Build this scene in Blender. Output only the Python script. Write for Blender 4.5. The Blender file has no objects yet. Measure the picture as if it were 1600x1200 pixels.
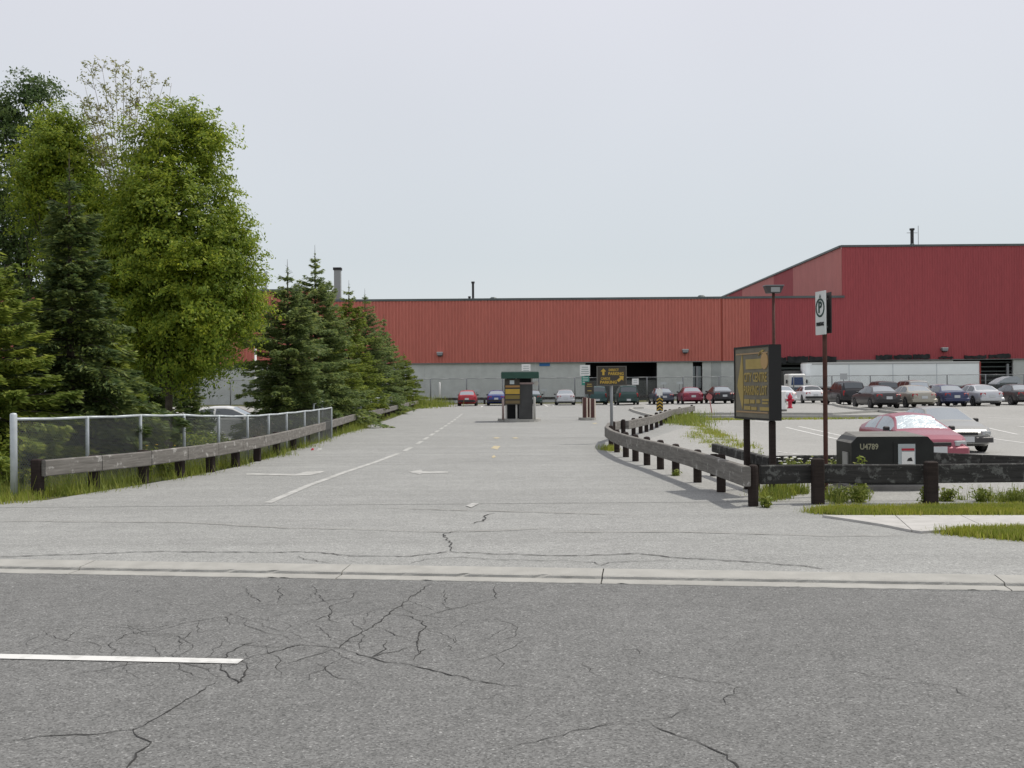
import bpy, bmesh, math, random
import numpy as np
from mathutils import Vector, Matrix
R = math.radians
random.seed(7); rng = np.random.default_rng(11)
SC = bpy.context.scene
COL = SC.collection

# ------------------------------------------------------------------ camera
EYE = 1.72
FPX = 1650.0                                   # focal length in photo pixels (1600 wide)
CAMR = Matrix.Rotation(R(90.14), 3, 'X') @ Matrix.Rotation(R(-0.45), 3, 'Z')
cd = bpy.data.cameras.new('camera'); cam = bpy.data.objects.new('camera', cd); COL.objects.link(cam)
cd.sensor_width = 36.0; cd.lens = 36.0 * FPX / 1600.0; cd.clip_start = 0.1; cd.clip_end = 6000
cam.matrix_world = Matrix.Translation((0, 0, EYE)) @ CAMR.to_4x4()
SC.camera = cam

# ------------------------------------------------------------------ sky, sun, exposure
SUN_EL, SUN_AZ = R(60), R(68)                # azimuth from +Y towards +X
w = bpy.data.worlds.new('World'); SC.world = w; w.use_nodes = True
nt = w.node_tree; nt.nodes.clear()
sky = nt.nodes.new('ShaderNodeTexSky'); sky.sky_type = 'NISHITA'; sky.sun_disc = False
sky.sun_elevation = SUN_EL; sky.sun_rotation = SUN_AZ; sky.dust_density = 4.0; sky.air_density = 1.0; sky.ozone_density = 1.0
sk = nt.nodes.new('ShaderNodeVectorMath'); sk.operation = 'SCALE'; sk.inputs['Scale'].default_value = 0.085
nt.links.new(sky.outputs[0], sk.inputs[0])
tc = nt.nodes.new('ShaderNodeTexCoord'); sx = nt.nodes.new('ShaderNodeSeparateXYZ'); nt.links.new(tc.outputs['Generated'], sx.inputs[0])
rp = nt.nodes.new('ShaderNodeValToRGB'); nt.links.new(sx.outputs['Z'], rp.inputs[0])
rp.color_ramp.elements[0].position = 0.0; rp.color_ramp.elements[0].color = (0.78, 0.835, 0.85, 1)
rp.color_ramp.elements[1].position = 1.0; rp.color_ramp.elements[1].color = (0.80, 0.80, 0.85, 1)
e = rp.color_ramp.elements.new(0.12); e.color = (0.715, 0.77, 0.81, 1)
e = rp.color_ramp.elements.new(0.36); e.color = (0.80, 0.805, 0.865, 1)
mx = nt.nodes.new('ShaderNodeMix'); mx.data_type = 'RGBA'; mx.inputs[0].default_value = 0.86
nt.links.new(sk.outputs[0], mx.inputs[6]); nt.links.new(rp.outputs[0], mx.inputs[7])
# thin uneven haze veil
nz = nt.nodes.new('ShaderNodeTexNoise'); nz.inputs['Scale'].default_value = 1.6; nz.inputs['Detail'].default_value = 3
nt.links.new(tc.outputs['Generated'], nz.inputs['Vector'])
mr = nt.nodes.new('ShaderNodeMapRange'); mr.inputs[1].default_value = 0.3; mr.inputs[2].default_value = 0.7; mr.inputs[3].default_value = 0.965; mr.inputs[4].default_value = 1.035
nt.links.new(nz.outputs[0], mr.inputs[0])
sm = nt.nodes.new('ShaderNodeVectorMath'); sm.operation = 'SCALE'
nt.links.new(mx.outputs[2], sm.inputs[0]); nt.links.new(mr.outputs[0], sm.inputs['Scale'])
bg = nt.nodes.new('ShaderNodeBackground'); bg.inputs[1].default_value = 1.0; nt.links.new(sm.outputs[0], bg.inputs[0])
wo = nt.nodes.new('ShaderNodeOutputWorld'); nt.links.new(bg.outputs[0], wo.inputs[0])
sd = bpy.data.lights.new('sun', 'SUN'); sd.energy = 2.85; sd.angle = R(1.2); sd.color = (1.0, 0.95, 0.86)
so = bpy.data.objects.new('sun', sd); COL.objects.link(so)
SUNV = Vector((math.sin(SUN_AZ) * math.cos(SUN_EL), math.cos(SUN_AZ) * math.cos(SUN_EL), math.sin(SUN_EL)))
so.rotation_euler = SUNV.to_track_quat('Z', 'Y').to_euler(); so.location = (20, 30, 60)
vs = SC.view_settings; vs.view_transform = 'Standard'; vs.look = 'None'; vs.exposure = 0.0; vs.gamma = 1.0; vs.use_curve_mapping = False

# ------------------------------------------------------------------ materials
MATS = {}
def _nodes(name):
    m = bpy.data.materials.new(name); m.use_nodes = True
    return m, m.node_tree, m.node_tree.nodes['Principled BSDF']
def mat(name, col, rough=0.7, metal=0.0, spec=0.4, var=0.0, vscale=3.0, bump=0.0, bscale=40.0, detail=5, coat=0.0, col2=None, thr=None):
    """plain procedural: colour with noise variation towards col2 (or darker), optional bump"""
    if name in MATS: return MATS[name]
    m, t, p = _nodes(name)
    p.inputs['Roughness'].default_value = rough; p.inputs['Metallic'].default_value = metal
    p.inputs['Specular IOR Level'].default_value = spec; p.inputs['Coat Weight'].default_value = coat
    p.inputs['Base Color'].default_value = (*col, 1)
    if var > 0 or col2:
        tcn = t.nodes.new('ShaderNodeTexCoord'); n = t.nodes.new('ShaderNodeTexNoise'); n.inputs['Scale'].default_value = vscale; n.inputs['Detail'].default_value = detail
        t.links.new(tcn.outputs['Object'], n.inputs['Vector'])
        r = t.nodes.new('ShaderNodeValToRGB'); t.links.new(n.outputs[0], r.inputs[0])
        a, b = thr if thr else (0.32, 0.68)
        r.color_ramp.elements[0].position = a; r.color_ramp.elements[1].position = b
        c2 = col2 if col2 else tuple(c * (1 - var) for c in col)
        c1 = col if col2 else tuple(min(1, c * (1 + var)) for c in col)
        r.color_ramp.elements[0].color = (*c2, 1); r.color_ramp.elements[1].color = (*c1, 1)
        t.links.new(r.outputs[0], p.inputs['Base Color'])
    if bump > 0:
        tcn = t.nodes.new('ShaderNodeTexCoord'); n = t.nodes.new('ShaderNodeTexNoise'); n.inputs['Scale'].default_value = bscale; n.inputs['Detail'].default_value = 4
        t.links.new(tcn.outputs['Object'], n.inputs['Vector'])
        bn = t.nodes.new('ShaderNodeBump'); bn.inputs['Strength'].default_value = bump; bn.inputs['Distance'].default_value = 0.02
        t.links.new(n.outputs[0], bn.inputs['Height']); t.links.new(bn.outputs[0], p.inputs['Normal'])
    MATS[name] = m
    return m
def asphalt(name, base, tint2, grain=0.45, gscale=70.0, patch=0.10, streak=0.0, pscale=0.35):
    m, t, p = _nodes(name); L = t.links.new
    p.inputs['Roughness'].default_value = 0.85; p.inputs['Specular IOR Level'].default_value = 0.25
    tcn = t.nodes.new('ShaderNodeTexCoord')
    def noise(scale, detail=3, rough=0.5, vec=None):
        n = t.nodes.new('ShaderNodeTexNoise'); n.inputs['Scale'].default_value = scale; n.inputs['Detail'].default_value = detail; n.inputs['Roughness'].default_value = rough
        L(vec if vec else tcn.outputs['Object'], n.inputs['Vector']); return n.outputs[0]
    def ramp(x, pts):
        r = t.nodes.new('ShaderNodeValToRGB'); L(x, r.inputs[0])
        els = r.color_ramp.elements
        els[0].position, els[0].color = pts[0][0], (*pts[0][1], 1); els[1].position, els[1].color = pts[-1][0], (*pts[-1][1], 1)
        for q in pts[1:-1]: ee = els.new(q[0]); ee.color = (*q[1], 1)
        return r.outputs[0]
    def mul(a, b, f=1.0):
        x = t.nodes.new('ShaderNodeMix'); x.data_type = 'RGBA'; x.blend_type = 'MULTIPLY'; x.inputs[0].default_value = f
        L(a, x.inputs[6]); L(b, x.inputs[7]); return x.outputs[2]
    g = lambda v: (v, v, v)
    c = ramp(noise(pscale, 5, 0.6), [(0.3, base), (0.7, tint2)])
    c = mul(c, ramp(noise(2.2, 5, 0.65), [(0.25, g(1 - patch)), (0.75, g(1 + patch))]))
    # chips of light and dark stone
    v = t.nodes.new('ShaderNodeTexVoronoi'); v.inputs['Scale'].default_value = gscale; L(tcn.outputs['Object'], v.inputs['Vector'])
    sepc = t.nodes.new('ShaderNodeSeparateColor'); L(v.outputs['Color'], sepc.inputs[0])
    c = mul(c, ramp(sepc.outputs[0], [(0.0, g(1 - grain)), (0.25, g(1 - 0.4 * grain)), (0.6, g(1.0)), (0.9, g(1 + 0.35 * grain)), (0.985, g(1 + 1.0 * grain)), (1.0, g(1 + 2.2 * grain))]))
    c = mul(c, ramp(noise(9, 6, 0.75), [(0.25, g(1 - 0.35 * grain)), (0.75, g(1 + 0.35 * grain))]))
    if streak > 0:
        mp = t.nodes.new('ShaderNodeMapping'); mp.inputs['Rotation'].default_value = (0, 0, R(7.9)); mp.inputs['Scale'].default_value = (0.05, 1.6, 1); L(tcn.outputs['Object'], mp.inputs['Vector'])
        c = mul(c, ramp(noise(1.0, 4, 0.6, mp.outputs[0]), [(0.3, g(1 - streak)), (0.7, g(1 + streak * 0.6))]))
    L(c, p.inputs['Base Color'])
    bn = t.nodes.new('ShaderNodeBump'); bn.inputs['Strength'].default_value = 0.35; bn.inputs['Distance'].default_value = 0.006
    L(sepc.outputs[0], bn.inputs['Height']); L(bn.outputs[0], p.inputs['Normal'])
    MATS[name] = m; return m
def leafmat(name, cols, trans=0.35, rough=0.55, nscale=0.6):
    m, t, p = _nodes(name); L = t.links.new
    p.inputs['Roughness'].default_value = rough; p.inputs['Specular IOR Level'].default_value = 0.3
    ge = t.nodes.new('ShaderNodeNewGeometry'); r = t.nodes.new('ShaderNodeValToRGB'); L(ge.outputs['Random Per Island'], r.inputs[0])
    els = r.color_ramp.elements; n = len(cols)
    els[0].color = (*cols[0], 1); els[1].color = (*cols[-1], 1)
    for i, c in enumerate(cols[1:-1]): ee = els.new((i + 1) / (n - 1)); ee.color = (*c, 1)
    tcn = t.nodes.new('ShaderNodeTexCoord'); nn = t.nodes.new('ShaderNodeTexNoise'); nn.inputs['Scale'].default_value = nscale; nn.inputs['Detail'].default_value = 3; L(tcn.outputs['Object'], nn.inputs['Vector'])
    r2 = t.nodes.new('ShaderNodeValToRGB'); L(nn.outputs[0], r2.inputs[0]); r2.color_ramp.elements[0].position = 0.3; r2.color_ramp.elements[1].position = 0.7
    r2.color_ramp.elements[0].color = (0.70, 0.78, 0.85, 1); r2.color_ramp.elements[1].color = (1.15, 1.10, 0.88, 1)
    mxx = t.nodes.new('ShaderNodeMix'); mxx.data_type = 'RGBA'; mxx.blend_type = 'MULTIPLY'; mxx.inputs[0].default_value = 1.0; L(r.outputs[0], mxx.inputs[6]); L(r2.outputs[0], mxx.inputs[7])
    L(mxx.outputs[2], p.inputs['Base Color'])
    tr = t.nodes.new('ShaderNodeBsdfTranslucent'); L(mxx.outputs[2], tr.inputs[0])
    ms = t.nodes.new('ShaderNodeMixShader'); ms.inputs[0].default_value = trans
    L(p.outputs[0], ms.inputs[1]); L(tr.outputs[0], ms.inputs[2]); L(ms.outputs[0], t.nodes['Material Output'].inputs[0])
    MATS[name] = m; return m
def woodmat(name, c1, c2, c3, rough=0.85, speck=0.0):
    """weathered timber: long grain, stains and flaked paint"""
    m, t, p = _nodes(name); L = t.links.new
    p.inputs['Roughness'].default_value = rough; p.inputs['Specular IOR Level'].default_value = 0.2
    tcn = t.nodes.new('ShaderNodeTexCoord'); mp = t.nodes.new('ShaderNodeMapping'); mp.inputs['Scale'].default_value = (2.2, 2.2, 26); L(tcn.outputs['Object'], mp.inputs['Vector'])
    n = t.nodes.new('ShaderNodeTexNoise'); n.inputs['Scale'].default_value = 1.0; n.inputs['Detail'].default_value = 6; n.inputs['Roughness'].default_value = 0.7; L(mp.outputs[0], n.inputs['Vector'])
    r = t.nodes.new('ShaderNodeValToRGB'); L(n.outputs[0], r.inputs[0]); r.color_ramp.elements[0].position = 0.3; r.color_ramp.elements[1].position = 0.72
    r.color_ramp.elements[0].color = (*c1, 1); r.color_ramp.elements[1].color = (*c2, 1)
    n2 = t.nodes.new('ShaderNodeTexNoise'); n2.inputs['Scale'].default_value = 5.5; n2.inputs['Detail'].default_value = 8; n2.inputs['Roughness'].default_value = 0.75; L(tcn.outputs['Object'], n2.inputs['Vector'])
    r2 = t.nodes.new('ShaderNodeValToRGB'); L(n2.outputs[0], r2.inputs[0]); r2.color_ramp.elements[0].position = 0.60 - speck; r2.color_ramp.elements[1].position = 0.66 - speck
    mxx = t.nodes.new('ShaderNodeMix'); mxx.data_type = 'RGBA'; L(r2.outputs[0], mxx.inputs[0]); L(r.outputs[0], mxx.inputs[6]); mxx.inputs[7].default_value = (*c3, 1)
    L(mxx.outputs[2], p.inputs['Base Color'])
    bn = t.nodes.new('ShaderNodeBump'); bn.inputs['Strength'].default_value = 0.6; bn.inputs['Distance'].default_value = 0.01; L(n.outputs[0], bn.inputs['Height']); L(bn.outputs[0], p.inputs['Normal'])
    MATS[name] = m; return m
def siding(name, c1, c2, stain):
    m, t, p = _nodes(name); L = t.links.new
    p.inputs['Roughness'].default_value = 0.6; p.inputs['Specular IOR Level'].default_value = 0.3
    tcn = t.nodes.new('ShaderNodeTexCoord')
    def no(scale, sc=(1, 1, 1), det=4):
        mp = t.nodes.new('ShaderNodeMapping'); mp.inputs['Scale'].default_value = sc; L(tcn.outputs['Object'], mp.inputs['Vector'])
        n = t.nodes.new('ShaderNodeTexNoise'); n.inputs['Scale'].default_value = scale; n.inputs['Detail'].default_value = det; n.inputs['Roughness'].default_value = 0.65; L(mp.outputs[0], n.inputs['Vector']); return n.outputs[0]
    r = t.nodes.new('ShaderNodeValToRGB'); L(no(0.5, (1.6, 1, 0.12)), r.inputs[0]); r.color_ramp.elements[0].position = 0.3; r.color_ramp.elements[1].position = 0.7
    r.color_ramp.elements[0].color = (*c1, 1); r.color_ramp.elements[1].color = (*c2, 1)
    r2 = t.nodes.new('ShaderNodeValToRGB'); L(no(3.0, (1.2, 1, 0.25), 6), r2.inputs[0]); r2.color_ramp.elements[0].position = 0.3; r2.color_ramp.elements[1].position = 0.75
    s = 1 - stain; r2.color_ramp.elements[0].color = (s, s, s, 1); r2.color_ramp.elements[1].color = (1.06, 1.04, 1.04, 1)
    mxx = t.nodes.new('ShaderNodeMix'); mxx.data_type = 'RGBA'; mxx.blend_type = 'MULTIPLY'; mxx.inputs[0].default_value = 1; L(r.outputs[0], mxx.inputs[6]); L(r2.outputs[0], mxx.inputs[7])
    L(mxx.outputs[2], p.inputs['Base Color']); MATS[name] = m; return m
def glossmix(name, dark, refl, fac, rough=0.06, bump=0.0):
    """pane of glass: dark behind, strong sky reflection"""
    m, t, p = _nodes(name); L = t.links.new
    p.inputs['Base Color'].default_value = (*dark, 1); p.inputs['Roughness'].default_value = 0.15
    g = t.nodes.new('ShaderNodeBsdfGlossy'); g.inputs[0].default_value = (*refl, 1); g.inputs['Roughness'].default_value = rough
    ms = t.nodes.new('ShaderNodeMixShader'); ms.inputs[0].default_value = fac; L(p.outputs[0], ms.inputs[1]); L(g.outputs[0], ms.inputs[2]); L(ms.outputs[0], t.nodes['Material Output'].inputs[0])
    if bump > 0:
        tcn = t.nodes.new('ShaderNodeTexCoord'); n = t.nodes.new('ShaderNodeTexNoise'); n.inputs['Scale'].default_value = 4; n.inputs['Detail'].default_value = 5; n.inputs['Distortion'].default_value = 1.5; L(tcn.outputs['Object'], n.inputs['Vector'])
        bn = t.nodes.new('ShaderNodeBump'); bn.inputs['Strength'].default_value = bump; bn.inputs['Distance'].default_value = 0.05; L(n.outputs[0], bn.inputs['Height']); L(bn.outputs[0], g.inputs['Normal'])
    MATS[name] = m; return m

M_ROAD = asphalt('road_asphalt', (0.158, 0.159, 0.155), (0.182, 0.183, 0.179), 0.50, 95, 0.07, 0.05)
M_DRIVE = asphalt('driveway_asphalt', (0.284, 0.287, 0.277), (0.318, 0.321, 0.310), 0.32, 75, 0.08, 0.09)
M_LOT = asphalt('lot_asphalt', (0.315, 0.313, 0.298), (0.352, 0.350, 0.334), 0.22, 40, 0.06, 0.03, 0.15)
M_CONC = mat('kerb_concrete', (0.36, 0.355, 0.33), 0.9, var=0.10, vscale=4, bump=0.4, bscale=60)
M_WALK = mat('sidewalk_concrete', (0.45, 0.44, 0.42), 0.9, var=0.1, vscale=5, bump=0.3, bscale=80)
M_SOIL = mat('grass_soil', (0.085, 0.11, 0.035), 0.95, col2=(0.10, 0.085, 0.05), vscale=1.3)
M_GRASS = leafmat('grass_blades', [(0.22, 0.27, 0.035), (0.29, 0.34, 0.05), (0.36, 0.38, 0.07), (0.44, 0.40, 0.14)], 0.4, nscale=1.5)
M_WEED = leafmat('weed_leaves', [(0.17, 0.22, 0.035), (0.24, 0.29, 0.055), (0.34, 0.35, 0.09)], 0.4, nscale=2)
M_CRACK = mat('crack_dark', (0.034, 0.033, 0.032), 0.95)
M_CRACK2 = mat('crack_faint', (0.11, 0.105, 0.10), 0.95)
M_PAINT = mat('line_paint', (0.66, 0.66, 0.64), 0.8, col2=(0.5, 0.5, 0.48), vscale=9, thr=(0.35, 0.5))
M_PAINTW = mat('worn_line_paint', (0.49, 0.49, 0.47), 0.85, col2=(0.335, 0.335, 0.32), vscale=5, thr=(0.36, 0.62))
M_PAINTY = mat('worn_yellow_paint', (0.52, 0.42, 0.22), 0.85, col2=(0.37, 0.355, 0.31), vscale=7, thr=(0.4, 0.6))
M_RAIL = woodmat('rail_wood', (0.115, 0.108, 0.098), (0.245, 0.232, 0.213), (0.38, 0.37, 0.35), speck=0.03)
M_RAILDK = woodmat('rail_wood_dark', (0.022, 0.022, 0.021), (0.06, 0.058, 0.055), (0.125, 0.128, 0.12), speck=0.07)
M_POST = woodmat('post_wood', (0.020, 0.015, 0.013), (0.045, 0.034, 0.030), (0.09, 0.07, 0.06), speck=-0.03)
M_GALV = mat('galvanised_steel', (0.50, 0.54, 0.56), 0.5, metal=0.25, var=0.12, vscale=6)
M_WIRE = mat('chain_wire', (0.18, 0.19, 0.19), 0.6, metal=0.3)
M_WIRED = mat('dark_wire', (0.20, 0.21, 0.21), 0.6, metal=0.3)
M_DKMETAL = mat('dark_metal', (0.035, 0.034, 0.034), 0.6, var=0.2)
M_GREYM = mat('grey_metal', (0.25, 0.26, 0.27), 0.5, metal=0.4)
M_WHITE = mat('white_paint', (0.75, 0.75, 0.73), 0.55, var=0.04)
M_SIDO = siding('orange_red_siding', (0.53, 0.165, 0.13), (0.58, 0.185, 0.145), 0.12)
M_SIDC = siding('crimson_siding', (0.36, 0.072, 0.082), (0.40, 0.082, 0.09), 0.12)
M_SIDSHEEN = siding('red_siding_sheen', (0.50, 0.18, 0.165), (0.55, 0.22, 0.20), 0.10)  # flank siding, paler because a glancing sheen is painted into its colour
M_FLASH = mat('roof_flashing', (0.10, 0.12, 0.12), 0.5, metal=0.2, var=0.15, vscale=0.5)
M_BLOCK = mat('block_wall', (0.52, 0.54, 0.52), 0.9, var=0.07, vscale=1.2, bump=0.3, bscale=12)
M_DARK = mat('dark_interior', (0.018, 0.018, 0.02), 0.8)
M_SOOT = mat('soot_dark', (0.028, 0.03, 0.03), 0.9, var=0.5, vscale=2.0)
M_ROOF = mat('flat_roof', (0.12, 0.12, 0.12), 0.9, var=0.1)
M_BARK = mat('bark', (0.075, 0.062, 0.048), 0.9, var=0.3, vscale=8, bump=0.6, bscale=20)
M_BARKP = mat('pale_bark', (0.30, 0.27, 0.22), 0.9, var=0.2, vscale=8)
M_LEAF_MAIN = leafmat('maple_leaves', [(0.14, 0.215, 0.03), (0.22, 0.30, 0.038), (0.31, 0.385, 0.046), (0.43, 0.47, 0.06)], 0.55)
M_LEAF_DARK = leafmat('dark_tree_leaves', [(0.07, 0.115, 0.042), (0.105, 0.16, 0.05), (0.15, 0.205, 0.06)], 0.42)
M_LEAF_PALE = leafmat('young_leaves', [(0.24, 0.26, 0.09), (0.32, 0.33, 0.13), (0.34, 0.30, 0.15)], 0.5)
M_SPRUCE = leafmat('spruce_needles', [(0.14, 0.20, 0.09), (0.19, 0.255, 0.10), (0.25, 0.31, 0.11), (0.33, 0.375, 0.13)], 0.45, nscale=1.2)
M_SPRUCEB = leafmat('spruce_needles_bright', [(0.13, 0.185, 0.04), (0.19, 0.25, 0.05), (0.26, 0.315, 0.06), (0.34, 0.38, 0.08)], 0.45, nscale=1.0)
M_SPRUCE_SHADE = leafmat('spruce_needles_shade', [(0.07, 0.11, 0.045), (0.10, 0.145, 0.052), (0.14, 0.185, 0.058), (0.21, 0.25, 0.07)], 0.38, nscale=1.1)  # darker copy of the spruce needles, shade put into the colour
M_TYRE = mat('tyre_rubber', (0.02, 0.02, 0.02), 0.85)
M_RIM = mat('wheel_rim', (0.42, 0.43, 0.44), 0.35, metal=0.7)
M_GLASS = glossmix('car_glass', (0.025, 0.032, 0.035), (0.82, 0.88, 0.90), 0.56)
M_GLASSD = glossmix('car_glass_dark', (0.015, 0.018, 0.02), (0.6, 0.66, 0.68), 0.15)
M_GLASSM = glossmix('car_side_glass', (0.05, 0.06, 0.06), (0.80, 0.86, 0.88), 0.42)
M_FOIL = glossmix('windshield_foil', (0.40, 0.47, 0.49), (0.85, 0.93, 0.95), 0.6, 0.22, 0.45)
M_TRIM = mat('black_trim', (0.022, 0.022, 0.023), 0.55)
M_TAIL = mat('tail_light', (0.32, 0.012, 0.014), 0.25, spec=0.6)
M_HEAD = mat('headlight', (0.42, 0.44, 0.45), 0.18, metal=0.3)
M_PLATE = mat('number_plate', (0.52, 0.54, 0.55), 0.5)
M_BROWN = mat('sign_brown', (0.055, 0.048, 0.038), 0.6, var=0.1)
M_SIGNGREY = mat('sign_faded_brown', (0.165, 0.15, 0.115), 0.7, var=0.14, vscale=3)
M_YEL = mat('sign_yellow', (0.50, 0.33, 0.055), 0.6, var=0.1)
M_YELF = mat('sign_faded_yellow', (0.36, 0.27, 0.09), 0.65, var=0.12)
M_GREENR = mat('booth_green', (0.025, 0.075, 0.055), 0.55, var=0.15)
M_GREENS = mat('sign_green', (0.05, 0.25, 0.20), 0.5, var=0.1)
M_BLACK = mat('matte_black', (0.016, 0.016, 0.016), 0.6)
M_BOXG = mat('utility_box_paint', (0.011, 0.012, 0.011), 0.5, var=0.3, vscale=4)
M_BOXT = mat('utility_box_top', (0.16, 0.155, 0.14), 0.6, var=0.15, vscale=5)
M_RED = mat('red_paint', (0.42, 0.03, 0.05), 0.45, var=0.1)
M_BLUE = mat('blue_paint', (0.03, 0.16, 0.42), 0.5)
M_RUST = mat('rusty_post', (0.075, 0.03, 0.022), 0.8, var=0.3, vscale=9)
M_TRAILER = mat('trailer_white', (0.86, 0.90, 0.91), 0.45, var=0.04, vscale=0.6)

# ------------------------------------------------------------------ terrain and the photo's ground geometry
def S(a, b, x):
    t = min(1.0, max(0.0, (x - a) / (b - a))); return t * t * (3 - 2 * t)
KA = R(-7.85); KE = Vector((math.cos(KA), math.sin(KA), 0)); KN = Vector((-math.sin(KA), math.cos(KA), 0)); K0 = Vector((0, 10.05, 0))
def road_uv(u, v, z=0.0):                     # u metres along the road, v metres behind the back of the kerb
    p = K0 + KE * u + KN * v; return Vector((p.x, p.y, z))
def zg(x, y):
    z = -0.44 * S(6.5, 10.5, x) * S(19, 26, y) * (1 - S(36, 54, y))
    z += 0.22 * S(8, 18, x) * S(50, 62, y)
    z -= 0.40 * (1 - S(-12, -8.2, x)) * S(19, 32, y) * (1 - S(60, 80, y))
    return z
def gp(px, py, zoff=0.0, road=False):
    """point of the ground seen at a photo pixel"""
    d = CAMR @ Vector(((px - 800) / FPX, (600 - py) / FPX, -1.0)); z = -0.05 if road else 0.0
    for _ in range(12):
        k = (z - EYE) / d.z; x, y = d.x * k, d.y * k
        if not road: z = zg(x, y)
    return Vector((x, y, z + zoff))
def at(px, py, Y):
    d = CAMR @ Vector(((px - 800) / FPX, (600 - py) / FPX, -1.0)); k = Y / d.y
    return Vector((d.x * k, Y, EYE + d.z * k))

# ------------------------------------------------------------------ mesh helpers
class MB:
    def __init__(s): s.v = []; s.f = []
    def add(s, vs_, fs_):
        o = len(s.v); s.v += [tuple(v) for v in vs_]; s.f += [tuple(i + o for i in f) for f in fs_]; return s
    def box(s, c, d, rz=0.0, ry=0.0, rx=0.0):
        m = Matrix.Rotation(rz, 3, 'Z') @ Matrix.Rotation(ry, 3, 'Y') @ Matrix.Rotation(rx, 3, 'X'); c = Vector(c); h = [q / 2 for q in d]
        vs_ = [c + m @ Vector((a * h[0], b * h[1], e_ * h[2])) for a in (-1, 1) for b in (-1, 1) for e_ in (-1, 1)]
        return s.add(vs_, [(0, 1, 3, 2), (4, 6, 7, 5), (0, 4, 5, 1), (2, 3, 7, 6), (0, 2, 6, 4), (1, 5, 7, 3)])
    def cbox(s, c, d, b=0.02, rz=0.0):
        """box with chamfered vertical and top edges"""
        x, y, z = (q / 2 for q in d); m = Matrix.Rotation(rz, 3, 'Z'); c = Vector(c)
        ring = lambda ix, zz: [(-x + ix, -y + ix + b, zz), (-x + ix + b, -y + ix, zz), (x - ix - b, -y + ix, zz), (x - ix, -y + ix + b, zz), (x - ix, y - ix - b, zz), (x - ix - b, y - ix, zz), (-x + ix + b, y - ix, zz), (-x + ix, y - ix - b, zz)]
        rs = ring(0, -z) + ring(0, z - b) + ring(b, z)
        fs = [tuple(range(7, -1, -1)), tuple(range(16, 24))]
        for k in (0, 8):
            for i in range(8): j = (i + 1) % 8; fs.append((k + i, k + j, k + 8 + j, k + 8 + i))
        return s.add([c + m @ Vector(v) for v in rs], fs)
    def tube(s, p0, p1, r0, r1=None, n=8, cap=True):
        p0, p1 = Vector(p0), Vector(p1); r1 = r0 if r1 is None else r1; ax = (p1 - p0)
        q = ax.to_track_quat('Z', 'Y'); vs_ = []
        for p, r in ((p0, r0), (p1, r1)):
            for i in range(n): a = 2 * math.pi * i / n; vs_.append(p + q @ Vector((math.cos(a) * r, math.sin(a) * r, 0)))
        fs = [(i, (i + 1) % n, n + (i + 1) % n, n + i) for i in range(n)]
        if cap: fs += [tuple(range(n - 1, -1, -1)), tuple(range(n, 2 * n))]
        return s.add(vs_, fs)
    def path(s, pts, rad, n=6):
        for i in range(len(pts) - 1):
            ra = rad[i] if isinstance(rad, (list, tuple)) else rad; rb = rad[i + 1] if isinstance(rad, (list, tuple)) else rad
            s.tube(pts[i], pts[i + 1], ra, rb, n)
        return s
    def prism(s, poly, y0, y1, axis='y'):
        """extrude polygon given in (x,z) from y0 to y1, or in (x,y) along z"""
        n = len(poly); f = (lambda p, t: (p[0], t, p[1])) if axis == 'y' else (lambda p, t: (p[0], p[1], t))
        vs_ = [f(p, y0) for p in poly] + [f(p, y1) for p in poly]
        return s.add(vs_, [tuple(range(n)), tuple(range(2 * n - 1, n - 1, -1))] + [(i, n + i, n + (i + 1) % n, (i + 1) % n) for i in range(n)])
    def lathe(s, prof, c=(0, 0, 0), n=16, axis='z'):
        c = Vector(c); k = len(prof); vs_ = []
        for i in range(n):
            a = 2 * math.pi * i / n
            for r, h in prof:
                v = (math.cos(a) * r, math.sin(a) * r, h) if axis == 'z' else ((h, math.cos(a) * r, math.sin(a) * r) if axis == 'x' else (math.cos(a) * r, h, math.sin(a) * r))
                vs_.append(c + Vector(v))
        fs = []
        for i in range(n):
            for j in range(k - 1):
                a, b = i * k + j, ((i + 1) % n) * k + j; fs.append((a, b, b + 1, a + 1))
        return s.add(vs_, fs)
    def mesh(s, name, smooth=False):
        me = bpy.data.meshes.new(name); me.from_pydata(s.v, [], s.f); me.validate()
        bm = bmesh.new(); bm.from_mesh(me); bmesh.ops.recalc_face_normals(bm, faces=bm.faces); bm.to_mesh(me); bm.free()
        if smooth: me.polygons.foreach_set('use_smooth', [True] * len(me.polygons))
        return me
    def build(s, name, m, parent=None, smooth=False, loc=None):
        return link(name, s.mesh(name, smooth), m, parent, loc)
def link(name, me, m, parent=None, loc=None, rot=None):
    o = bpy.data.objects.new(name, me); COL.objects.link(o)
    if m is not None and not me.materials: me.materials.append(m)
    elif m is not None and me.materials[0] != m:
        o.material_slots[0].link = 'OBJECT'; o.material_slots[0].material = m
    o.parent = parent
    if loc is not None: o.location = loc
    if rot is not None: o.rotation_euler = rot
    return o
def tag(o, label, cat, group=None):
    o['label'] = label; o['category'] = cat
    if group: o['group'] = group
    return o
def thing(name, label, cat, loc=(0, 0, 0), rz=0.0, group=None):
    o = bpy.data.objects.new(name, None); COL.objects.link(o); o.empty_display_size = 0.3
    o.location = loc; o.rotation_euler = (0, 0, rz); return tag(o, label, cat, group)
def struct(o): o['kind'] = 'structure'; return o
def stuff(o): o['kind'] = 'stuff'; return o
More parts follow.
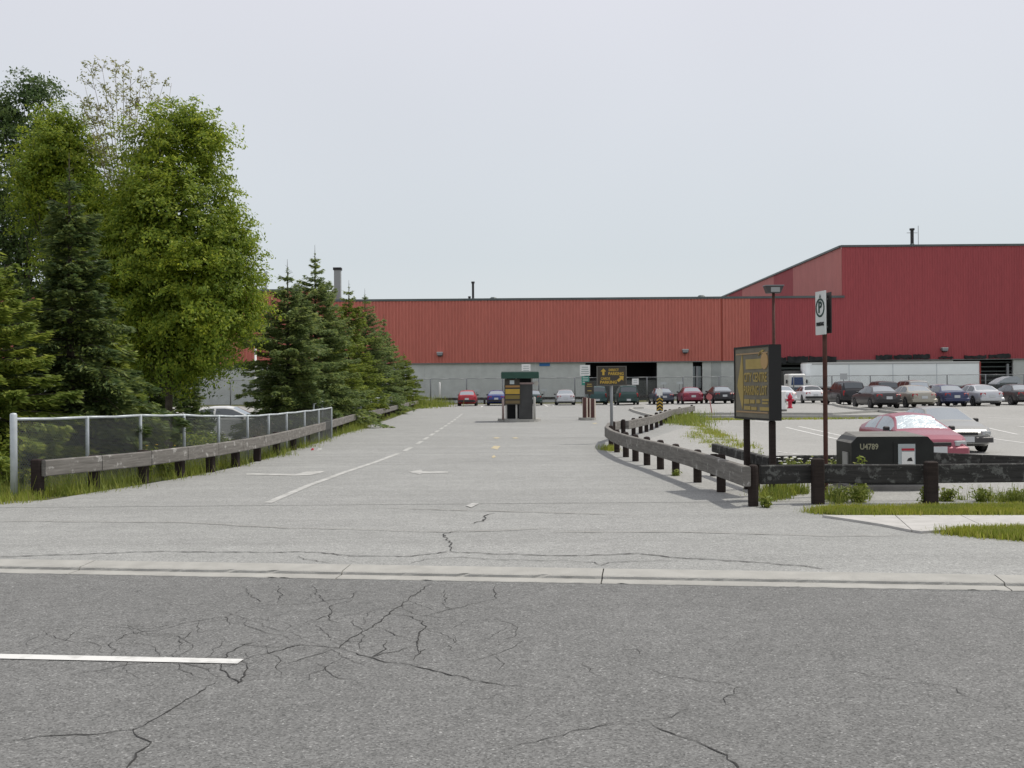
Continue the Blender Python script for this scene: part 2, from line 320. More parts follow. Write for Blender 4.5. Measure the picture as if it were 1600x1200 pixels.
def quads_mesh(name, V):
    """V: (n,4,3) array of separate quads"""
    n = len(V); me = bpy.data.meshes.new(name); me.vertices.add(n * 4); me.loops.add(n * 4); me.polygons.add(n)
    me.vertices.foreach_set('co', np.ascontiguousarray(V, dtype=np.float32).ravel()); me.loops.foreach_set('vertex_index', np.arange(n * 4, dtype=np.int32))
    me.polygons.foreach_set('loop_start', np.arange(0, n * 4, 4, dtype=np.int32)); me.update(calc_edges=True); return me
def textmesh(body, size, width=None, bold=0.0):
    c = bpy.data.curves.new('lettering', 'FONT'); c.body = body; c.size = size; c.align_x = 'CENTER'; c.align_y = 'CENTER'; c.extrude = 0.003; c.offset = bold; c.resolution_u = 2
    o = bpy.data.objects.new('lettering', c); COL.objects.link(o); bpy.context.view_layer.update()
    me = bpy.data.meshes.new_from_object(o.evaluated_get(bpy.context.evaluated_depsgraph_get())); bpy.data.objects.remove(o)
    xs = [v.co.x for v in me.vertices]
    if width and xs: k = width / (max(xs) - min(xs)); [setattr(v.co, 'x', v.co.x * k) for v in me.vertices]
    while me.materials: me.materials.pop()
    me.name = 'lettering'; return me
def text(body, size, m, parent, loc, width=None, bold=0.0):
    return link('lettering', textmesh(body, size, width, bold), m, parent, loc, (R(90), 0, 0))

# ------------------------------------------------------------------ ground sheets
def strip(name, m, ys, xl, xr, nx, zfun, parent=None):
    vs_, fs = [], []
    for y in ys:
        a, b = xl(y), xr(y)
        for i in range(nx + 1): x = a + (b - a) * i / nx; vs_.append((x, y, zfun(x, y)))
    for j in range(len(ys) - 1):
        for i in range(nx): k = j * (nx + 1) + i; fs.append((k, k + 1, k + nx + 2, k + nx + 1))
    o = MB().add(vs_, fs).build(name, m, parent, True); return struct(o)
def interp(pts, y):
    if y <= pts[0][0]: return pts[0][1]
    for (a, va), (b, vb) in zip(pts, pts[1:]):
        if y <= b: return va + (vb - va) * (y - a) / (b - a)
    return pts[-1][1]
# left edge of the asphalt, read off the photograph
LE = [gp(*q) for q in ((60, 784), (150, 769), (225, 757), (300, 744), (360, 732), (420, 716), (470, 699), (520, 683), (570, 667), (610, 655), (640, 643), (660, 636.5))]
LEp = sorted((p.y, p.x) for p in LE)
def kerb_y(x): return K0.y + x * math.tan(KA)
far_ys = list(np.arange(-400, 0, 40)) + list(np.arange(0, 124, 1.0)) + list(np.arange(124, 200, 10)) + list(np.arange(200, 3001, 350))
gx = [-3000, -1200, -500, -200, -90, -60, -45, -35] + list(np.arange(-28, 40, 1.0)) + [45, 60, 90, 200, 500, 1200, 3000]
vs_, fs = [], []
for y in far_ys:
    for x in gx: vs_.append((x, y, (zg(x, y) - 0.02) if y > kerb_y(x) + (0.6 if abs(x) < 40 else 5.0) else -0.14))
n_ = len(gx)
for j in range(len(far_ys) - 1):
    for i in range(n_ - 1): k = j * n_ + i; fs.append((k, k + 1, k + n_ + 1, k + n_))
struct(MB().add(vs_, fs).build('ground', M_SOIL, None, True))

# road in road coordinates, with real relief
def rsheet(name, m, u0, u1, v0, v1, z, nu=2, nv=2, z1=None):
    vs_, fs = [], []
    for j in range(nv + 1):
        for i in range(nu + 1):
            p = road_uv(u0 + (u1 - u0) * i / nu, v0 + (v1 - v0) * j / nv); zz = z if z1 is None else z + (z1 - z) * j / nv; vs_.append((p.x, p.y, zz))
    for j in range(nv):
        for i in range(nu): k = j * (nu + 1) + i; fs.append((k, k + 1, k + nu + 2, k + nu + 1))
    return struct(MB().add(vs_, fs).build(name, m))
road = rsheet('road', M_ROAD, -160, 160, -16, -0.502, -0.05)
# far left driveway and lot as one paved sheet split at the right rail line
RLINE = [(9.0, 60.0), (13.0, 60.0)]
ys = [9 + 0.5 * i for i in range(40)] + [29 + i for i in range(75)]
class _E: pass
def xl_drive(y):
    return interp(LEp, y) if y > LEp[0][0] else LEp[0][1] - (LEp[0][0] - y) * 1.0 if y > 14.8 else -60
SPLIT = [(13.0, 4.6), (15.3, 3.6), (17, 3.25), (20, 2.85), (24, 2.75), (30.5, 2.85), (34, 4.4), (45, 7.5), (56, 9.8), (60, 10), (104, 10)]
def xs_split(y): return interp(SPLIT, y)
# apron: from the kerb back to y=16, everything in the frame
vs_, fs = [], []
NV, NU = 8, 60
for j in range(NV + 1):
    for i in range(NU + 1):
        u = -40 + 50.0 * i / NU; p = road_uv(u, 0); t = j / NV
        yv = p.y + (15.6 - p.y) * t; xv = p.x
        lx = -7.9 if yv > 15.0 else -60
        vs_.append((xv, yv, 0.001))
for j in range(NV):
    for i in range(NU): k = j * (NU + 1) + i; fs.append((k, k + 1, k + NU + 2, k + NU + 1))
struct(MB().add(vs_, fs).build('driveway_apron', M_DRIVE, None, True))
strip('driveway', M_DRIVE, [y for y in ys if y > 15.4], lambda y: interp(LEp, y) if y >= LEp[0][0] else -9.5, xs_split, 24, lambda x, y: zg(x, y) + 0.004)
strip('parking_lot', M_LOT, [y for y in ys if y > 15.4], xs_split, lambda y: 62, 70, lambda x, y: zg(x, y) + 0.003)
strip('back_lot', M_LOT, [24 + i for i in range(80)], lambda y: -60, lambda y: interp(LEp, y) - (4.2 if y < 60 else 3.0), 40, lambda x, y: zg(x, y) + 0.004)

# kerb: sloped, dropped across the entrance, with a gutter; cast in sections
kerb = bpy.data.objects.new('kerb', None); COL.objects.link(kerb); struct(kerb)
uj = [-40.0]
for px in (-600, 95, 530, 940, 1556):
    p = gp(px, 893 if px < 900 else 900); uj.append((Vector((p.x, p.y, 0)) - K0).dot(KE))
uj += [12, 18, 40]
uj = sorted(uj)
PROF = [(-0.485, -0.12), (-0.48, -0.050), (-0.468, -0.044), (-0.305, -0.042), (-0.297, -0.042), (-0.290, -0.020), (-0.272, -0.012), (-0.02, 0.004), (0.01, 0.002), (0.02, -0.10)]
for a, b in zip(uj, uj[1:]):
    a += 0.006; b -= 0.006; nseg = max(2, int((b - a) / 0.06)); vs_, fs = [], []; k = len(PROF)
    for i in range(nseg + 1):
        u = a + (b - a) * i / nseg
        for q, (v, z) in enumerate(PROF):
            jv = random.uniform(-0.004, 0.004) if q in (4, 5, 6, 1, 2) else 0
            if random.random() < 0.02 and q in (5, 6): jv += 0.015; z -= 0.005
            if random.random() < 0.05 and q in (1, 2): jv += 0.02
            p = road_uv(u, v + jv, z); vs_.append(tuple(p))
    for i in range(nseg):
        for q in range(k - 1): c = i * k + q; fs.append((c, c + 1, c + k + 1, c + k))
    fs += [tuple(range(k)), tuple(range(nseg * k, nseg * k + k))]
    MB().add(vs_, fs).build('kerb_section', M_CONC, kerb)

# ------------------------------------------------------------------ cracks in the paving
def ribbon(mb, pts, wd, z, jit=0.02, step=0.05):
    P = []
    for a, b in zip(pts, pts[1:]):
        n = max(2, int((b - a).length / step))
        for i in range(n): P.append(a.lerp(b, i / n))
    P.append(pts[-1]); off = 0.0; Q = []
    for i, p in enumerate(P):
        off = off * 0.6 + random.uniform(-jit, jit); d = (P[min(i + 1, len(P) - 1)] - P[max(i - 1, 0)]); d.z = 0
        if d.length < 1e-6: d = Vector((1, 0, 0))
        d.normalize(); nrm = Vector((-d.y, d.x, 0)); ww = wd * random.uniform(0.35, 1.25) * (0.3 + 0.7 * min(1, min(i, len(P) - 1 - i) / 4.0))
        c = p + nrm * off; zz = (z if z is not None else p.z + 0.012); Q.append(((c - nrm * ww / 2), (c + nrm * ww / 2), zz))
    vs_ = []; fs = []
    for a, b, zz in Q: vs_ += [(a.x, a.y, zz), (b.x, b.y, zz)]
    for i in range(len(Q) - 1): fs.append((2 * i, 2 * i + 1, 2 * i + 3, 2 * i + 2))
    mb.add(vs_, fs)
Z8 = lambda L: [(100 + x / 2, 840 + y / 2) for x, y in L]
Z3 = lambda L: [(850 + x * .46875, 890 + y * .46875) for x, y in L]
road_cracks = [(7, Z8(L)) for L in (
    [(145, 370), (150, 330), (200, 300), (300, 290), (400, 262), (500, 250), (515, 272)], [(500, 250), (560, 225), (640, 212), (760, 205), (900, 190), (910, 168), (1000, 172)],
    [(640, 260), (650, 250), (730, 225)], [(370, 350), (365, 320), (400, 295), (480, 290)], [(640, 405), (720, 385), (860, 345)], [(985, 280), (1050, 310), (1100, 320)],
    [(1010, 320), (1000, 355), (960, 375), (1100, 340)], [(740, 272), (830, 240), (840, 215), (900, 195)], [(555, 155), (570, 175), (600, 195), (605, 210)], [(670, 150), (680, 180), (672, 205)],
    [(780, 150), (785, 175), (830, 210)], [(1190, 165), (1195, 190), (1185, 215), (1230, 225)], [(1345, 145), (1345, 190), (1290, 205), (1130, 245)], [(0, 430), (120, 415), (260, 392), (480, 372)], [(730, 320), (800, 305), (900, 325), (1000, 322)])]
road_cracks += [(10.5, Z8(L)) for L in (
    [(500, 385), (520, 360), (570, 335), (640, 318)], [(560, 380), (640, 360), (740, 335), (860, 345), (960, 280), (1020, 235), (1080, 195), (1150, 145)],
    [(860, 345), (940, 370), (1070, 400), (1180, 420), (1300, 450), (1450, 470)], [(1115, 362), (1105, 320), (1120, 290), (1120, 262), (1080, 245), (1020, 240)], [(1115, 360), (1125, 350), (1090, 385)],
    [(500, 385), (480, 415), (520, 440), (545, 458), (560, 425), (565, 395), (555, 380)], [(480, 450), (410, 490), (350, 525), (290, 565), (210, 600), (100, 612), (0, 620), (-200, 640)], [(210, 600), (240, 620), (275, 640), (230, 675), (200, 720), (170, 760)], [(830, 235), (835, 260), (860, 270)])]
road_cracks += [(10, Z3([(325, 500), (400, 535), (470, 565), (540, 585), (610, 620), (640, 661), (660, 720)]))]
road_cracks += [(6, Z3(L)) for L in ([(325, 500), (420, 490), (490, 468)], [(300, 515), (230, 512), (120, 535), (0, 570), (-140, 600)], [(340, 330), (400, 350), (480, 362), (600, 380), (690, 400)], [(640, 390), (605, 430), (595, 460)], [(940, 350), (1040, 340), (1110, 358), (1240, 375), (1340, 390), (1420, 430), (1530, 470)], [(130, 310), (150, 340), (180, 360)], [(305, 262), (330, 290)])]
for _ in range(46):
    x_, y_ = random.uniform(60, 820), random.uniform(915, 1040); L_ = [(x_, y_)]; an = random.uniform(0, 6.28)
    for _k in range(random.randint(3, 6)): an += random.uniform(-0.8, 0.8); x_ += math.cos(an) * 28; y_ += math.sin(an) * 9; L_.append((x_, y_))
    if all(914 < q[1] < 1150 for q in L_): road_cracks.append((4.5, L_))
mb = MB()
for wmm, L in road_cracks: ribbon(mb, [gp(x, y, road=True) for x, y in L], wmm / 1000, -0.046)
struct(mb.build('road_cracks', M_CRACK, road))
Z7 = lambda L: [(400 + x / 2, 820 + y / 2) for x, y in L]
mb = MB()
for wmm, L in [(24, [(-20, 872), (130, 866), (260, 862)] + Z7([(0, 88), (150, 85), (300, 98), (480, 100), (600, 85), (700, 90), (840, 95), (1000, 98), (1200, 92), (1330, 105), (1600, 122), (1800, 140)])), (12, Z7([(130, 100), (180, 115), (260, 122)])), (16, Z7([(612, 84), (605, 60), (590, 30), (640, 18)])), (12, Z7([(480, 125), (540, 108), (640, 102), (760, 112), (900, 112), (1060, 118), (1100, 130)])), (12, Z7([(1080, 130), (1120, 118), (1300, 112)])), (24, [(736, 819), (748, 816), (756, 815), (757, 808), (772, 802)])]:
    ribbon(mb, [gp(x, y) for x, y in L], wmm / 1000, 0.008, 0.025)
struct(mb.build('driveway_cracks', M_CRACK, None))
mb = MB()
for wmm, L in [(30, [(-20, 815), (150, 816), (300, 818), (450, 826), (600, 829), (700, 832), (860, 826)]), (35, [(860, 832), (1100, 833), (1300, 838), (1420, 838)]), (40, [(600, 795), (800, 800), (1000, 806)]), (26, [(395, 660), (600, 705), (900, 716), (950, 716)]), (40, [(640, 684), (800, 683), (950, 684)])]:
    ribbon(mb, [gp(x, y) for x, y in L], wmm / 1000, None, 0.03, 0.15)
struct(mb.build('driveway_seams', mat('seam_faint', (0.27, 0.26, 0.24), 0.95), None))

# ------------------------------------------------------------------ painted markings
def paint(name, m, pts, wd, z=None, taper=1.0):
    """a painted band along ground points, real width"""
    P = []
    for a, b in zip(pts, pts[1:]):
        n = max(1, int((b - a).length / 1.0))
        for i in range(n): P.append(a.lerp(b, i / n))
    P.append(pts[-1]); vs_, fs = [], []
    for i, p in enumerate(P):
        d = P[min(i + 1, len(P) - 1)] - P[max(i - 1, 0)]; d.z = 0; d.normalize(); nrm = Vector((-d.y, d.x, 0))
        for sgn in (-1, 1): q = p + nrm * sgn * wd / 2; vs_.append((q.x, q.y, z if z is not None else zg(q.x, q.y) + 0.009))
    for i in range(len(P) - 1): fs.append((2 * i, 2 * i + 1, 2 * i + 3, 2 * i + 2))
    return struct(MB().add(vs_, fs).build(name, m))
a, b = gp(376, 1034.5, road=True), gp(0, 1026.5, road=True)
paint('lane_line', M_PAINT, [b + (b - a) * 1.2, b, a], 0.115, -0.044)
LL = [gp(*q) for q in ((418, 786.5), (480, 760), (540, 738), (588, 722), (622, 709))]
paint('driveway_line', M_PAINTW, LL, 0.13)
dash = [(632, 705), (652, 694), (672, 681), (688, 671), (700, 663), (709, 657), (717, 651), (723, 646)]
dp = [gp(*q) for q in dash]; tot = []
for a, b in zip(dp, dp[1:]): tot += [(a.lerp(b, 0.0), a.lerp(b, 0.32)), (a.lerp(b, 0.5), a.lerp(b, 0.8))] if (b - a).length > 4 else [(a, a.lerp(b, 0.5))]
for a, b in tot: paint('driveway_dash', M_PAINTW, [a, b], 0.13)
def flatpoly(name, m, pix):
    P = [gp(*q, 0.010) for q in pix]; return struct(MB().add(P, [tuple(range(len(P)))]).build(name, m))
flatpoly('arrow_marking', M_PAINTW, [(385, 740), (462, 741.5), (480, 737.5), (508, 736.5), (500, 740), (484, 743), (462, 744), (385, 742.5)])
flatpoly('arrow_marking', M_PAINTW, [(638, 738), (658, 734.5), (660, 737), (700, 737.5), (700, 739.5), (660, 740), (656, 742)])
flatpoly('paint_patch', M_PAINTW, [(728, 791), (738, 787), (748, 788), (736, 794)])
for q in ([(767, 701), (772, 697), (782, 697.5), (777, 703)], [(770, 684.5), (776, 683.5), (782, 684.5), (776, 686)], [(800, 684.5), (806, 683.5), (811, 685), (804, 686)], [(768, 714), (772, 711.5), (775, 714.5), (770, 716)], [(925, 661.5), (931, 660.7), (934, 661.8), (928, 662.4)]):
    flatpoly('yellow_paint_remnant', M_PAINTY, q)
# stall lines of the lot
for a, b in (((1228, 670), (1315, 687.5)), ((1248, 668.5), (1345, 687)), ((1395, 674), (1430, 682)), ((1215, 706), (1275, 713)), ((1470, 668), (1500, 674)), ((1530, 668), (1590, 679)), ((1540, 652), (1640, 658)), ((1320, 655), (1385, 657)), ((1180, 658), (1200, 660.5)), ((1590, 668), (1640, 672)), ((1535, 683), (1600, 692)), ((752, 636), (757, 632.6)), ((850, 632.2), (856, 635.2)), ((910, 631.5), (925, 636)), ((948, 631), (962, 635.5)), ((1000, 631), (1015, 634)), ((862, 632.5), (866, 634.5))):
    paint('stall_line', M_PAINT, [gp(*a), gp(*b)], 0.12)
# tarry patch on the driveway near the right rail
# ------------------------------------------------------------------ pavement and grass on the right
SWU = [gp(x, 818).x for x in (1300, 1400)]
def poly_slab(name, m, pix, h, parent=None):
    P = [gp(*q) for q in pix]; n = len(P); vs_ = [(p.x, p.y, p.z - 0.05) for p in P] + [(p.x, p.y, p.z + h) for p in P]
    return MB().add(vs_, [tuple(range(n, 2 * n)), tuple(range(n - 1, -1, -1))] + [(i, (i + 1) % n, n + (i + 1) % n, n + i) for i in range(n)]).build(name, m, parent)
walk = bpy.data.objects.new('sidewalk', None); COL.objects.link(walk); struct(walk)
poly_slab('paving_slab', M_WALK, [(1285, 808.5), (1398, 808.5), (1424, 832), (1380, 823), (1330, 815)], 0.03, walk)
poly_slab('paving_slab', M_WALK, [(1399.5, 808.5), (1500, 808.5), (1545, 830), (1470, 832), (1440, 834), (1425.5, 832)], 0.03, walk)
poly_slab('paving_slab', M_WALK, [(1501.5, 808.5), (1620, 808.5), (1680, 828), (1546.5, 830)], 0.03, walk)
poly_slab('paving_slab', M_WALK, [(1621.5, 808.5), (1800, 808.5), (1900, 826), (1681.5, 828)], 0.03, walk)

def blades(polyfun, n, h0, h1, wd, lean=0.5):
    """n grass blades; polyfun(k) gives root points (k,3)"""
    P = polyfun(n); n = len(P); h = rng.uniform(h0, h1, n); a = rng.uniform(0, 2 * np.pi, n); l = rng.uniform(0, lean, n) * h; ww = rng.uniform(0.5, 1.2, n) * wd
    t = np.stack([np.cos(a), np.sin(a)], 1); s = np.stack([-np.sin(a), np.cos(a)], 1)
    V = np.zeros((n, 4, 3)); V[:, 0, :2] = P[:, :2] - s * ww[:, None] / 2; V[:, 1, :2] = P[:, :2] + s * ww[:, None] / 2
    V[:, 2, :2] = P[:, :2] + t * l[:, None] + s * ww[:, None] * 0.15; V[:, 3, :2] = P[:, :2] + t * l[:, None] - s * ww[:, None] * 0.15
    V[:, :2, 2] = P[:, 2:3] - 0.01; V[:, 2:, 2] = (P[:, 2] + h)[:, None]; return V
def inpoly(pts, poly):
    x, y = pts[:, 0], pts[:, 1]; c = np.zeros(len(pts), bool); j = len(poly) - 1
    for i in range(len(poly)):
        xi, yi, xj, yj = poly[i][0], poly[i][1], poly[j][0], poly[j][1]
        if yi != yj: c ^= ((yi > y) != (yj > y)) & (x < (xj - xi) * (y - yi) / (yj - yi) + xi)
        j = i
    return c
def polysampler(poly, edge=0.08):
    A = np.array([(p[0], p[1]) for p in poly]); lo, hi = A.min(0), A.max(0)
    def f(n):
        out = []; tot_ = 0
        while tot_ < n:
            q = rng.uniform(lo, hi, (n * 2, 2)); q = q[inpoly(q, A)]; out.append(q); tot_ += len(q)
        q = np.concatenate(out)[:n] + rng.normal(0, edge, (n, 2))
        return np.column_stack([q, [zg(x, y) for x, y in q]])
    return f
def clumps(poly, n, k, sig):
    f = polysampler(poly, 0.03)
    def g(_):
        c = f(k); sz = rng.uniform(0.3, 1.5, k); w_ = sz / sz.sum(); i = rng.choice(k, n, p=w_); q = c[i, :2] + rng.normal(size=(n, 2)) * (sig * sz[i])[:, None]
        return np.column_stack([q, [zg(x, y) for x, y in q]])
    return g
def grass(name, label, poly, n, h0, h1, wd, m=None, lean=0.6, edge=0.08, k=0, sig=0.12):
    V = blades(clumps(poly, n, k, sig) if k else polysampler(poly, edge), n, h0, h1, wd, lean)
    if k: V[:, 2:, 2] = V[:, :2, 2] + (V[:, 2:, 2] - V[:, :2, 2]) * (rng.beta(1.3, 2.2, n) * 1.3 + 0.12)[:, None]
    o = link(name, quads_mesh(name, V), m or M_GRASS); stuff(o); return tag(o, label, 'grass')
g1 = [gp(*q) for q in ((1262, 801), (1310, 796), (1400, 797), (1500, 795), (1640, 793), (1640, 806), (1450, 807), (1330, 806))]
grass('grass_strip', 'strip of short green grass between sidewalk and dark timber rail', g1, 26000, 0.03, 0.10, 0.012)
g2 = [gp(*q) for q in ((1468, 834), (1520, 832), (1680, 828), (1680, 847), (1600, 845), (1520, 838))]
grass('grass_verge', 'ragged green grass verge between sidewalk and driveway apron', g2, 15000, 0.03, 0.10, 0.012)
for nm, gpoly in (('grass_bed', g1), ('verge_bed', g2)):
    struct(MB().add([(p.x, p.y, p.z + 0.018) for p in gpoly], [tuple(range(len(gpoly)))]).build(nm, M_SOIL))
# left verge along the rail, and the grass behind it under the trees
lv = [Vector((p.x + 0.05, p.y, 0)) for p in LE[:9]] + [Vector((p.x - 1.6, p.y, 0)) for p in reversed(LE[:9])]
grass('grass_verge', 'tall rough grass and weeds along foot of left guard rail', lv, 42000, 0.05, 0.34, 0.014, M_WEED, 0.7, 0.12, k=420, sig=0.16)
lv2 = [Vector((p.x - 0.25, p.y, 0)) for p in LE[7:]] + [Vector((p.x - 1.8, p.y, 0)) for p in reversed(LE[7:])]
grass('grass_verge', 'rough grass along far end of left guard rail under spruces', lv2, 11000, 0.05, 0.26, 0.03, M_WEED, 0.7, 0.15, k=260, sig=0.18)
nearp = [gp(-60, 793), gp(30, 787), gp(60, 783), Vector((-8.4, 21, 0)), Vector((-14, 21, 0)), Vector((-14, 16, 0))]
grass('lawn', 'shaded grass beside the galvanised end post at left edge', nearp, 26000, 0.05, 0.16, 0.014)
# weeds growing in the joints of the lot
w1 = [gp(*q) for q in ((1045, 660), (1062, 652), (1085, 650), (1095, 656), (1090, 668), (1070, 664))]
grass('weed_patch', 'tall yellow green weeds at far end of right guard rail', w1, 3800, 0.08, 0.45, 0.03, M_WEED, k=26, sig=0.5)
w2 = [gp(*q) for q in ((1090, 660), (1110, 672), (1150, 690), (1172, 698), (1168, 704), (1130, 688), (1095, 668))]
grass('weed_row', 'line of yellow green weeds crossing the paved lot', w2, 3200, 0.03, 0.16, 0.02, k=40, sig=0.22)
w3 = [gp(*q) for q in ((1075, 668), (1100, 685), (1145, 703), (1140, 707), (1090, 688), (1072, 672))]
grass('weed_row', 'second thinner line of weeds in the lot nearer the rail', w3, 1500, 0.02, 0.12, 0.02, k=26, sig=0.18)
w4 = [gp(*q) for q in ((1185, 772), (1215, 765), (1262, 768), (1262, 778), (1235, 777), (1200, 784))]
grass('weed_patch', 'green weeds under dark rail between sign posts', w4, 2600, 0.05, 0.26, 0.014, M_WEED, k=16, sig=0.09)
w5 = [gp(*q) for q in ((1285, 778), (1350, 772), (1350, 790), (1290, 786))]
grass('weed_patch', 'low weeds at the foot of timber post beside utility box', w5, 1400, 0.04, 0.2, 0.014, M_WEED, k=12, sig=0.07)
w6 = [gp(*q) for q in ((700, 637), (640, 639), (655, 632), (712, 631.6))]
grass('weed_patch', 'tall weeds beyond the far end of left guard rail', w6, 2600, 0.1, 0.9, 0.06, M_WEED, k=22, sig=0.5)
w7 = [gp(*q) for q in ((942, 701), (960, 702), (962, 706), (944, 704))]
grass('weed_patch', 'small tuft of weeds at curved corner of right rail', w7, 500, 0.05, 0.16, 0.016)
w8 = [gp(*q) for q in ((1090, 655.5), (1240, 654.8), (1390, 654), (1390, 655), (1240, 656), (1090, 657))]
grass('weed_row', 'thin weeds along the near kerb of lot median', w8, 2600, 0.03, 0.12, 0.04)
w9 = [gp(*q) for q in ((1470, 779), (1600, 776), (1620, 785), (1475, 786))]
grass('weed_patch', 'low weeds behind right end of dark timber rail', w9, 1500, 0.04, 0.2, 0.014, M_WEED, k=12, sig=0.09)

# ------------------------------------------------------------------ timber guard rails
def plank(mb, a, b, za, zb, h, th, side):
    """board between two points (xy), top at za/zb, offset sideways by side"""
    d = (b - a); d.z = 0; L = d.length; d.normalize(); nrm = Vector((-d.y, d.x, 0)) * side
    vs_ = []
    for p, z in ((a, za), (b, zb)):
        for o_ in (0, th):
            for zz in (z - h, z - h + 0.015, z - 0.015, z):
                ins = 0.012 if zz in (z - h, z) else 0; oo = o_ + (ins if o_ == 0 else -ins)
                q = p + nrm * oo; vs_.append((q.x, q.y, zz))
    fs = []
    for k in range(3): fs += [(k, k + 1, 8 + k + 1, 8 + k), (4 + k, 8 + 4 + k, 8 + 5 + k, 5 + k)]
    fs += [(3, 7, 15, 11), (0, 8, 12, 4), (0, 4, 5, 1), (1, 5, 6, 2), (2, 6, 7, 3), (8, 9, 13, 12), (9, 10, 14, 13), (10, 11, 15, 14)]
    mb.add(vs_, fs)
def guard_rail(name, label, posts, planks, side, ph=0.62, rt=0.57, rh=0.24, pr=0.17, rm=None, pm=None, th=0.075, round_top=False, local0=None):
    o = local0 or posts[0]; root = thing(name, label, 'guard rail', (o.x, o.y, o.z)); O = Vector((o.x, o.y, o.z))
    for p in posts:
        q = p - O; mb = MB(); hh = ph + random.uniform(-0.02, 0.03)
        if round_top: mb.lathe([(0, -0.05), (pr * 0.55, -0.05), (pr * 0.55, hh - 0.05), (pr * 0.48, hh - 0.015), (pr * 0.3, hh), (0, hh + 0.005)], q, 10)
        else: mb.cbox((q.x, q.y, q.z + hh / 2 - 0.025), (pr, pr, hh + 0.05), 0.018, random.uniform(-0.12, 0.12))
        mb.build('post', pm or M_POST, root)
    for seg in planks:
        side_ = side
        if isinstance(seg, tuple): side_, seg = seg
        mb = MB(); seg = [s - O for s in seg]
        for a, b in zip(seg, seg[1:]):
            d = (b - a); d.z = 0; d.normalize(); nn = Vector((-d.y, d.x, 0)) * side_ * (pr / 2 + 0.004)
            plank(mb, a + nn, b + nn, a.z + rt, b.z + rt + random.uniform(-0.004, 0.004), rh, th, side_)
        mb.build('plank', rm or M_RAIL, root)
    return root
# left rail: follows the asphalt edge, set back a little
LP = [gp(*q) for q in ((59, 777), (147, 766.5), (224, 756), (281, 746.5), (329, 738), (368, 729.5), (402, 721), (432, 712), (458, 703.5), (480, 695.5), (500, 688.5))]
def along(pts, step, start=0.0):
    out = []; acc = -start; prev = pts[0]; out.append(prev.copy())
    carry = 0.0
    for a, b in zip(pts, pts[1:]):
        L = (b - a).length; t = step - carry
        while t < L: out.append(a.lerp(b, t / L)); t += step
        carry = L - (t - step)
    return out
tail = [LP[-1]] + [Vector((p.x - 0.45, p.y, 0)) for p in LE[8:]]
tail = [Vector((p.x, p.y, zg(p.x, p.y))) for p in tail]
LPall = LP + along(tail, 2.1)[1:]
planksL = []
i = 0
while i < len(LPall) - 1:
    k = min(len(LPall) - 1, i + 3)
    planksL.append([LPall[j].copy() for j in range(i, k + 1)]); i = k
for sgm in planksL:
    d = (sgm[-1] - sgm[-2]).normalized(); sgm[-1] -= d * 0.012
guard_rail('guard_rail', 'long weathered grey timber guard rail along left side of driveway', LPall, planksL, -1, 0.60, 0.60, 0.26, 0.16, th=0.10)
# right rail: from the corner post by the sign, curving back and round to the lot
RP = [gp(*q) for q in ((1177, 791), (1127, 769), (1090, 754), (1056, 742), (1032, 733.5), (1011, 727), (993, 721), (978, 714.5), (964, 707), (955, 698.5), (958, 690), (974, 685), (990, 680.5), (1001, 677.5), (1010, 675), (1018, 672), (1026, 668.5), (1033, 665), (1040, 661), (1047, 658.5), (1062, 655), (1081, 650.5))]
RPL = [[p.copy() for p in RP[a:b + 1]] for a, b in ((0, 2), (2, 4), (4, 6), (6, 9), (9, 11))]
RPL[0][0] = RP[0] + (RP[0] - RP[1]).normalized() * 0.16
RPL += [(-1, [p.copy() for p in RP[a:b + 1]]) for a, b in ((11, 15), (15, 18), (18, 21))]
guard_rail('guard_rail', 'grey timber guard rail curving round the right edge of driveway', RP, RPL, 1, 0.60, 0.575, 0.28, 0.135, round_top=True, th=0.11)
# dark rail along the sidewalk in front of the box
FP = [gp(1278, 787.5), gp(1455, 788), gp(1640, 786), gp(1820, 784)]
FL = [gp(1184, 786) + Vector((0.02, -0.30, 0))] + FP
guard_rail('guard_rail', 'dark flaking timber rail with square posts in front of utility box', FP, [[FL[0].copy(), FL[1].copy()], [FL[1] + Vector((0.03, 0, 0)), FL[2].copy()], [FL[2] + Vector((0.03, 0, 0)), FL[3].copy()], [FL[3] + Vector((.03, 0, 0)), FL[4].copy()]], 1, 0.63, 0.56, 0.27, 0.16, rm=M_RAILDK, th=0.09)
# rails round the back of the box
BP = [gp(1172, 747), gp(1215, 747), gp(1262, 746.5), gp(1318, 746)]
guard_rail('guard_rail', 'low dark timber rail behind daisies and round post left of box', BP, [[BP[0].copy(), BP[1].copy(), BP[2].copy(), BP[3].copy()]], -1, 0.40, 0.42, 0.20, 0.16, rm=M_RAILDK)
BP2 = [gp(1462, 742), gp(1540, 747), gp(1640, 753)]
guard_rail('guard_rail', 'low dark timber rail between utility box and red car', BP2, [[BP2[0] + Vector((-0.5, 0.2, 0)), BP2[0].copy(), BP2[1].copy(), BP2[2].copy()]], -1, 0.40, 0.43, 0.22, 0.16, rm=M_RAILDK)
# loose beams leaning on the inside of the right rail
for q0, q1, z0, z1, lab in (((1104, 742), (1190, 772), 0.60, 0.57, 'spare dark timber beam lying along inside of right rail'),):
    a, b = gp(*q0), gp(*q1); mb = MB(); plank(mb, Vector((0, 0, 0)), Vector((b.x - a.x, b.y - a.y, 0)), z0, z1, 0.16, 0.12, 1)
    root = thing('timber_beam', lab, 'beam', (a.x + 0.1, a.y, a.z)); mb.build('beam', M_RAILDK, root)
    for t in (0.1, 0.85): MB().cbox(((b.x - a.x) * t - 0.03, (b.y - a.y) * t + 0.06, 0.2), (0.14, 0.12, 0.44), 0.015).build('support_post', M_POST, root)

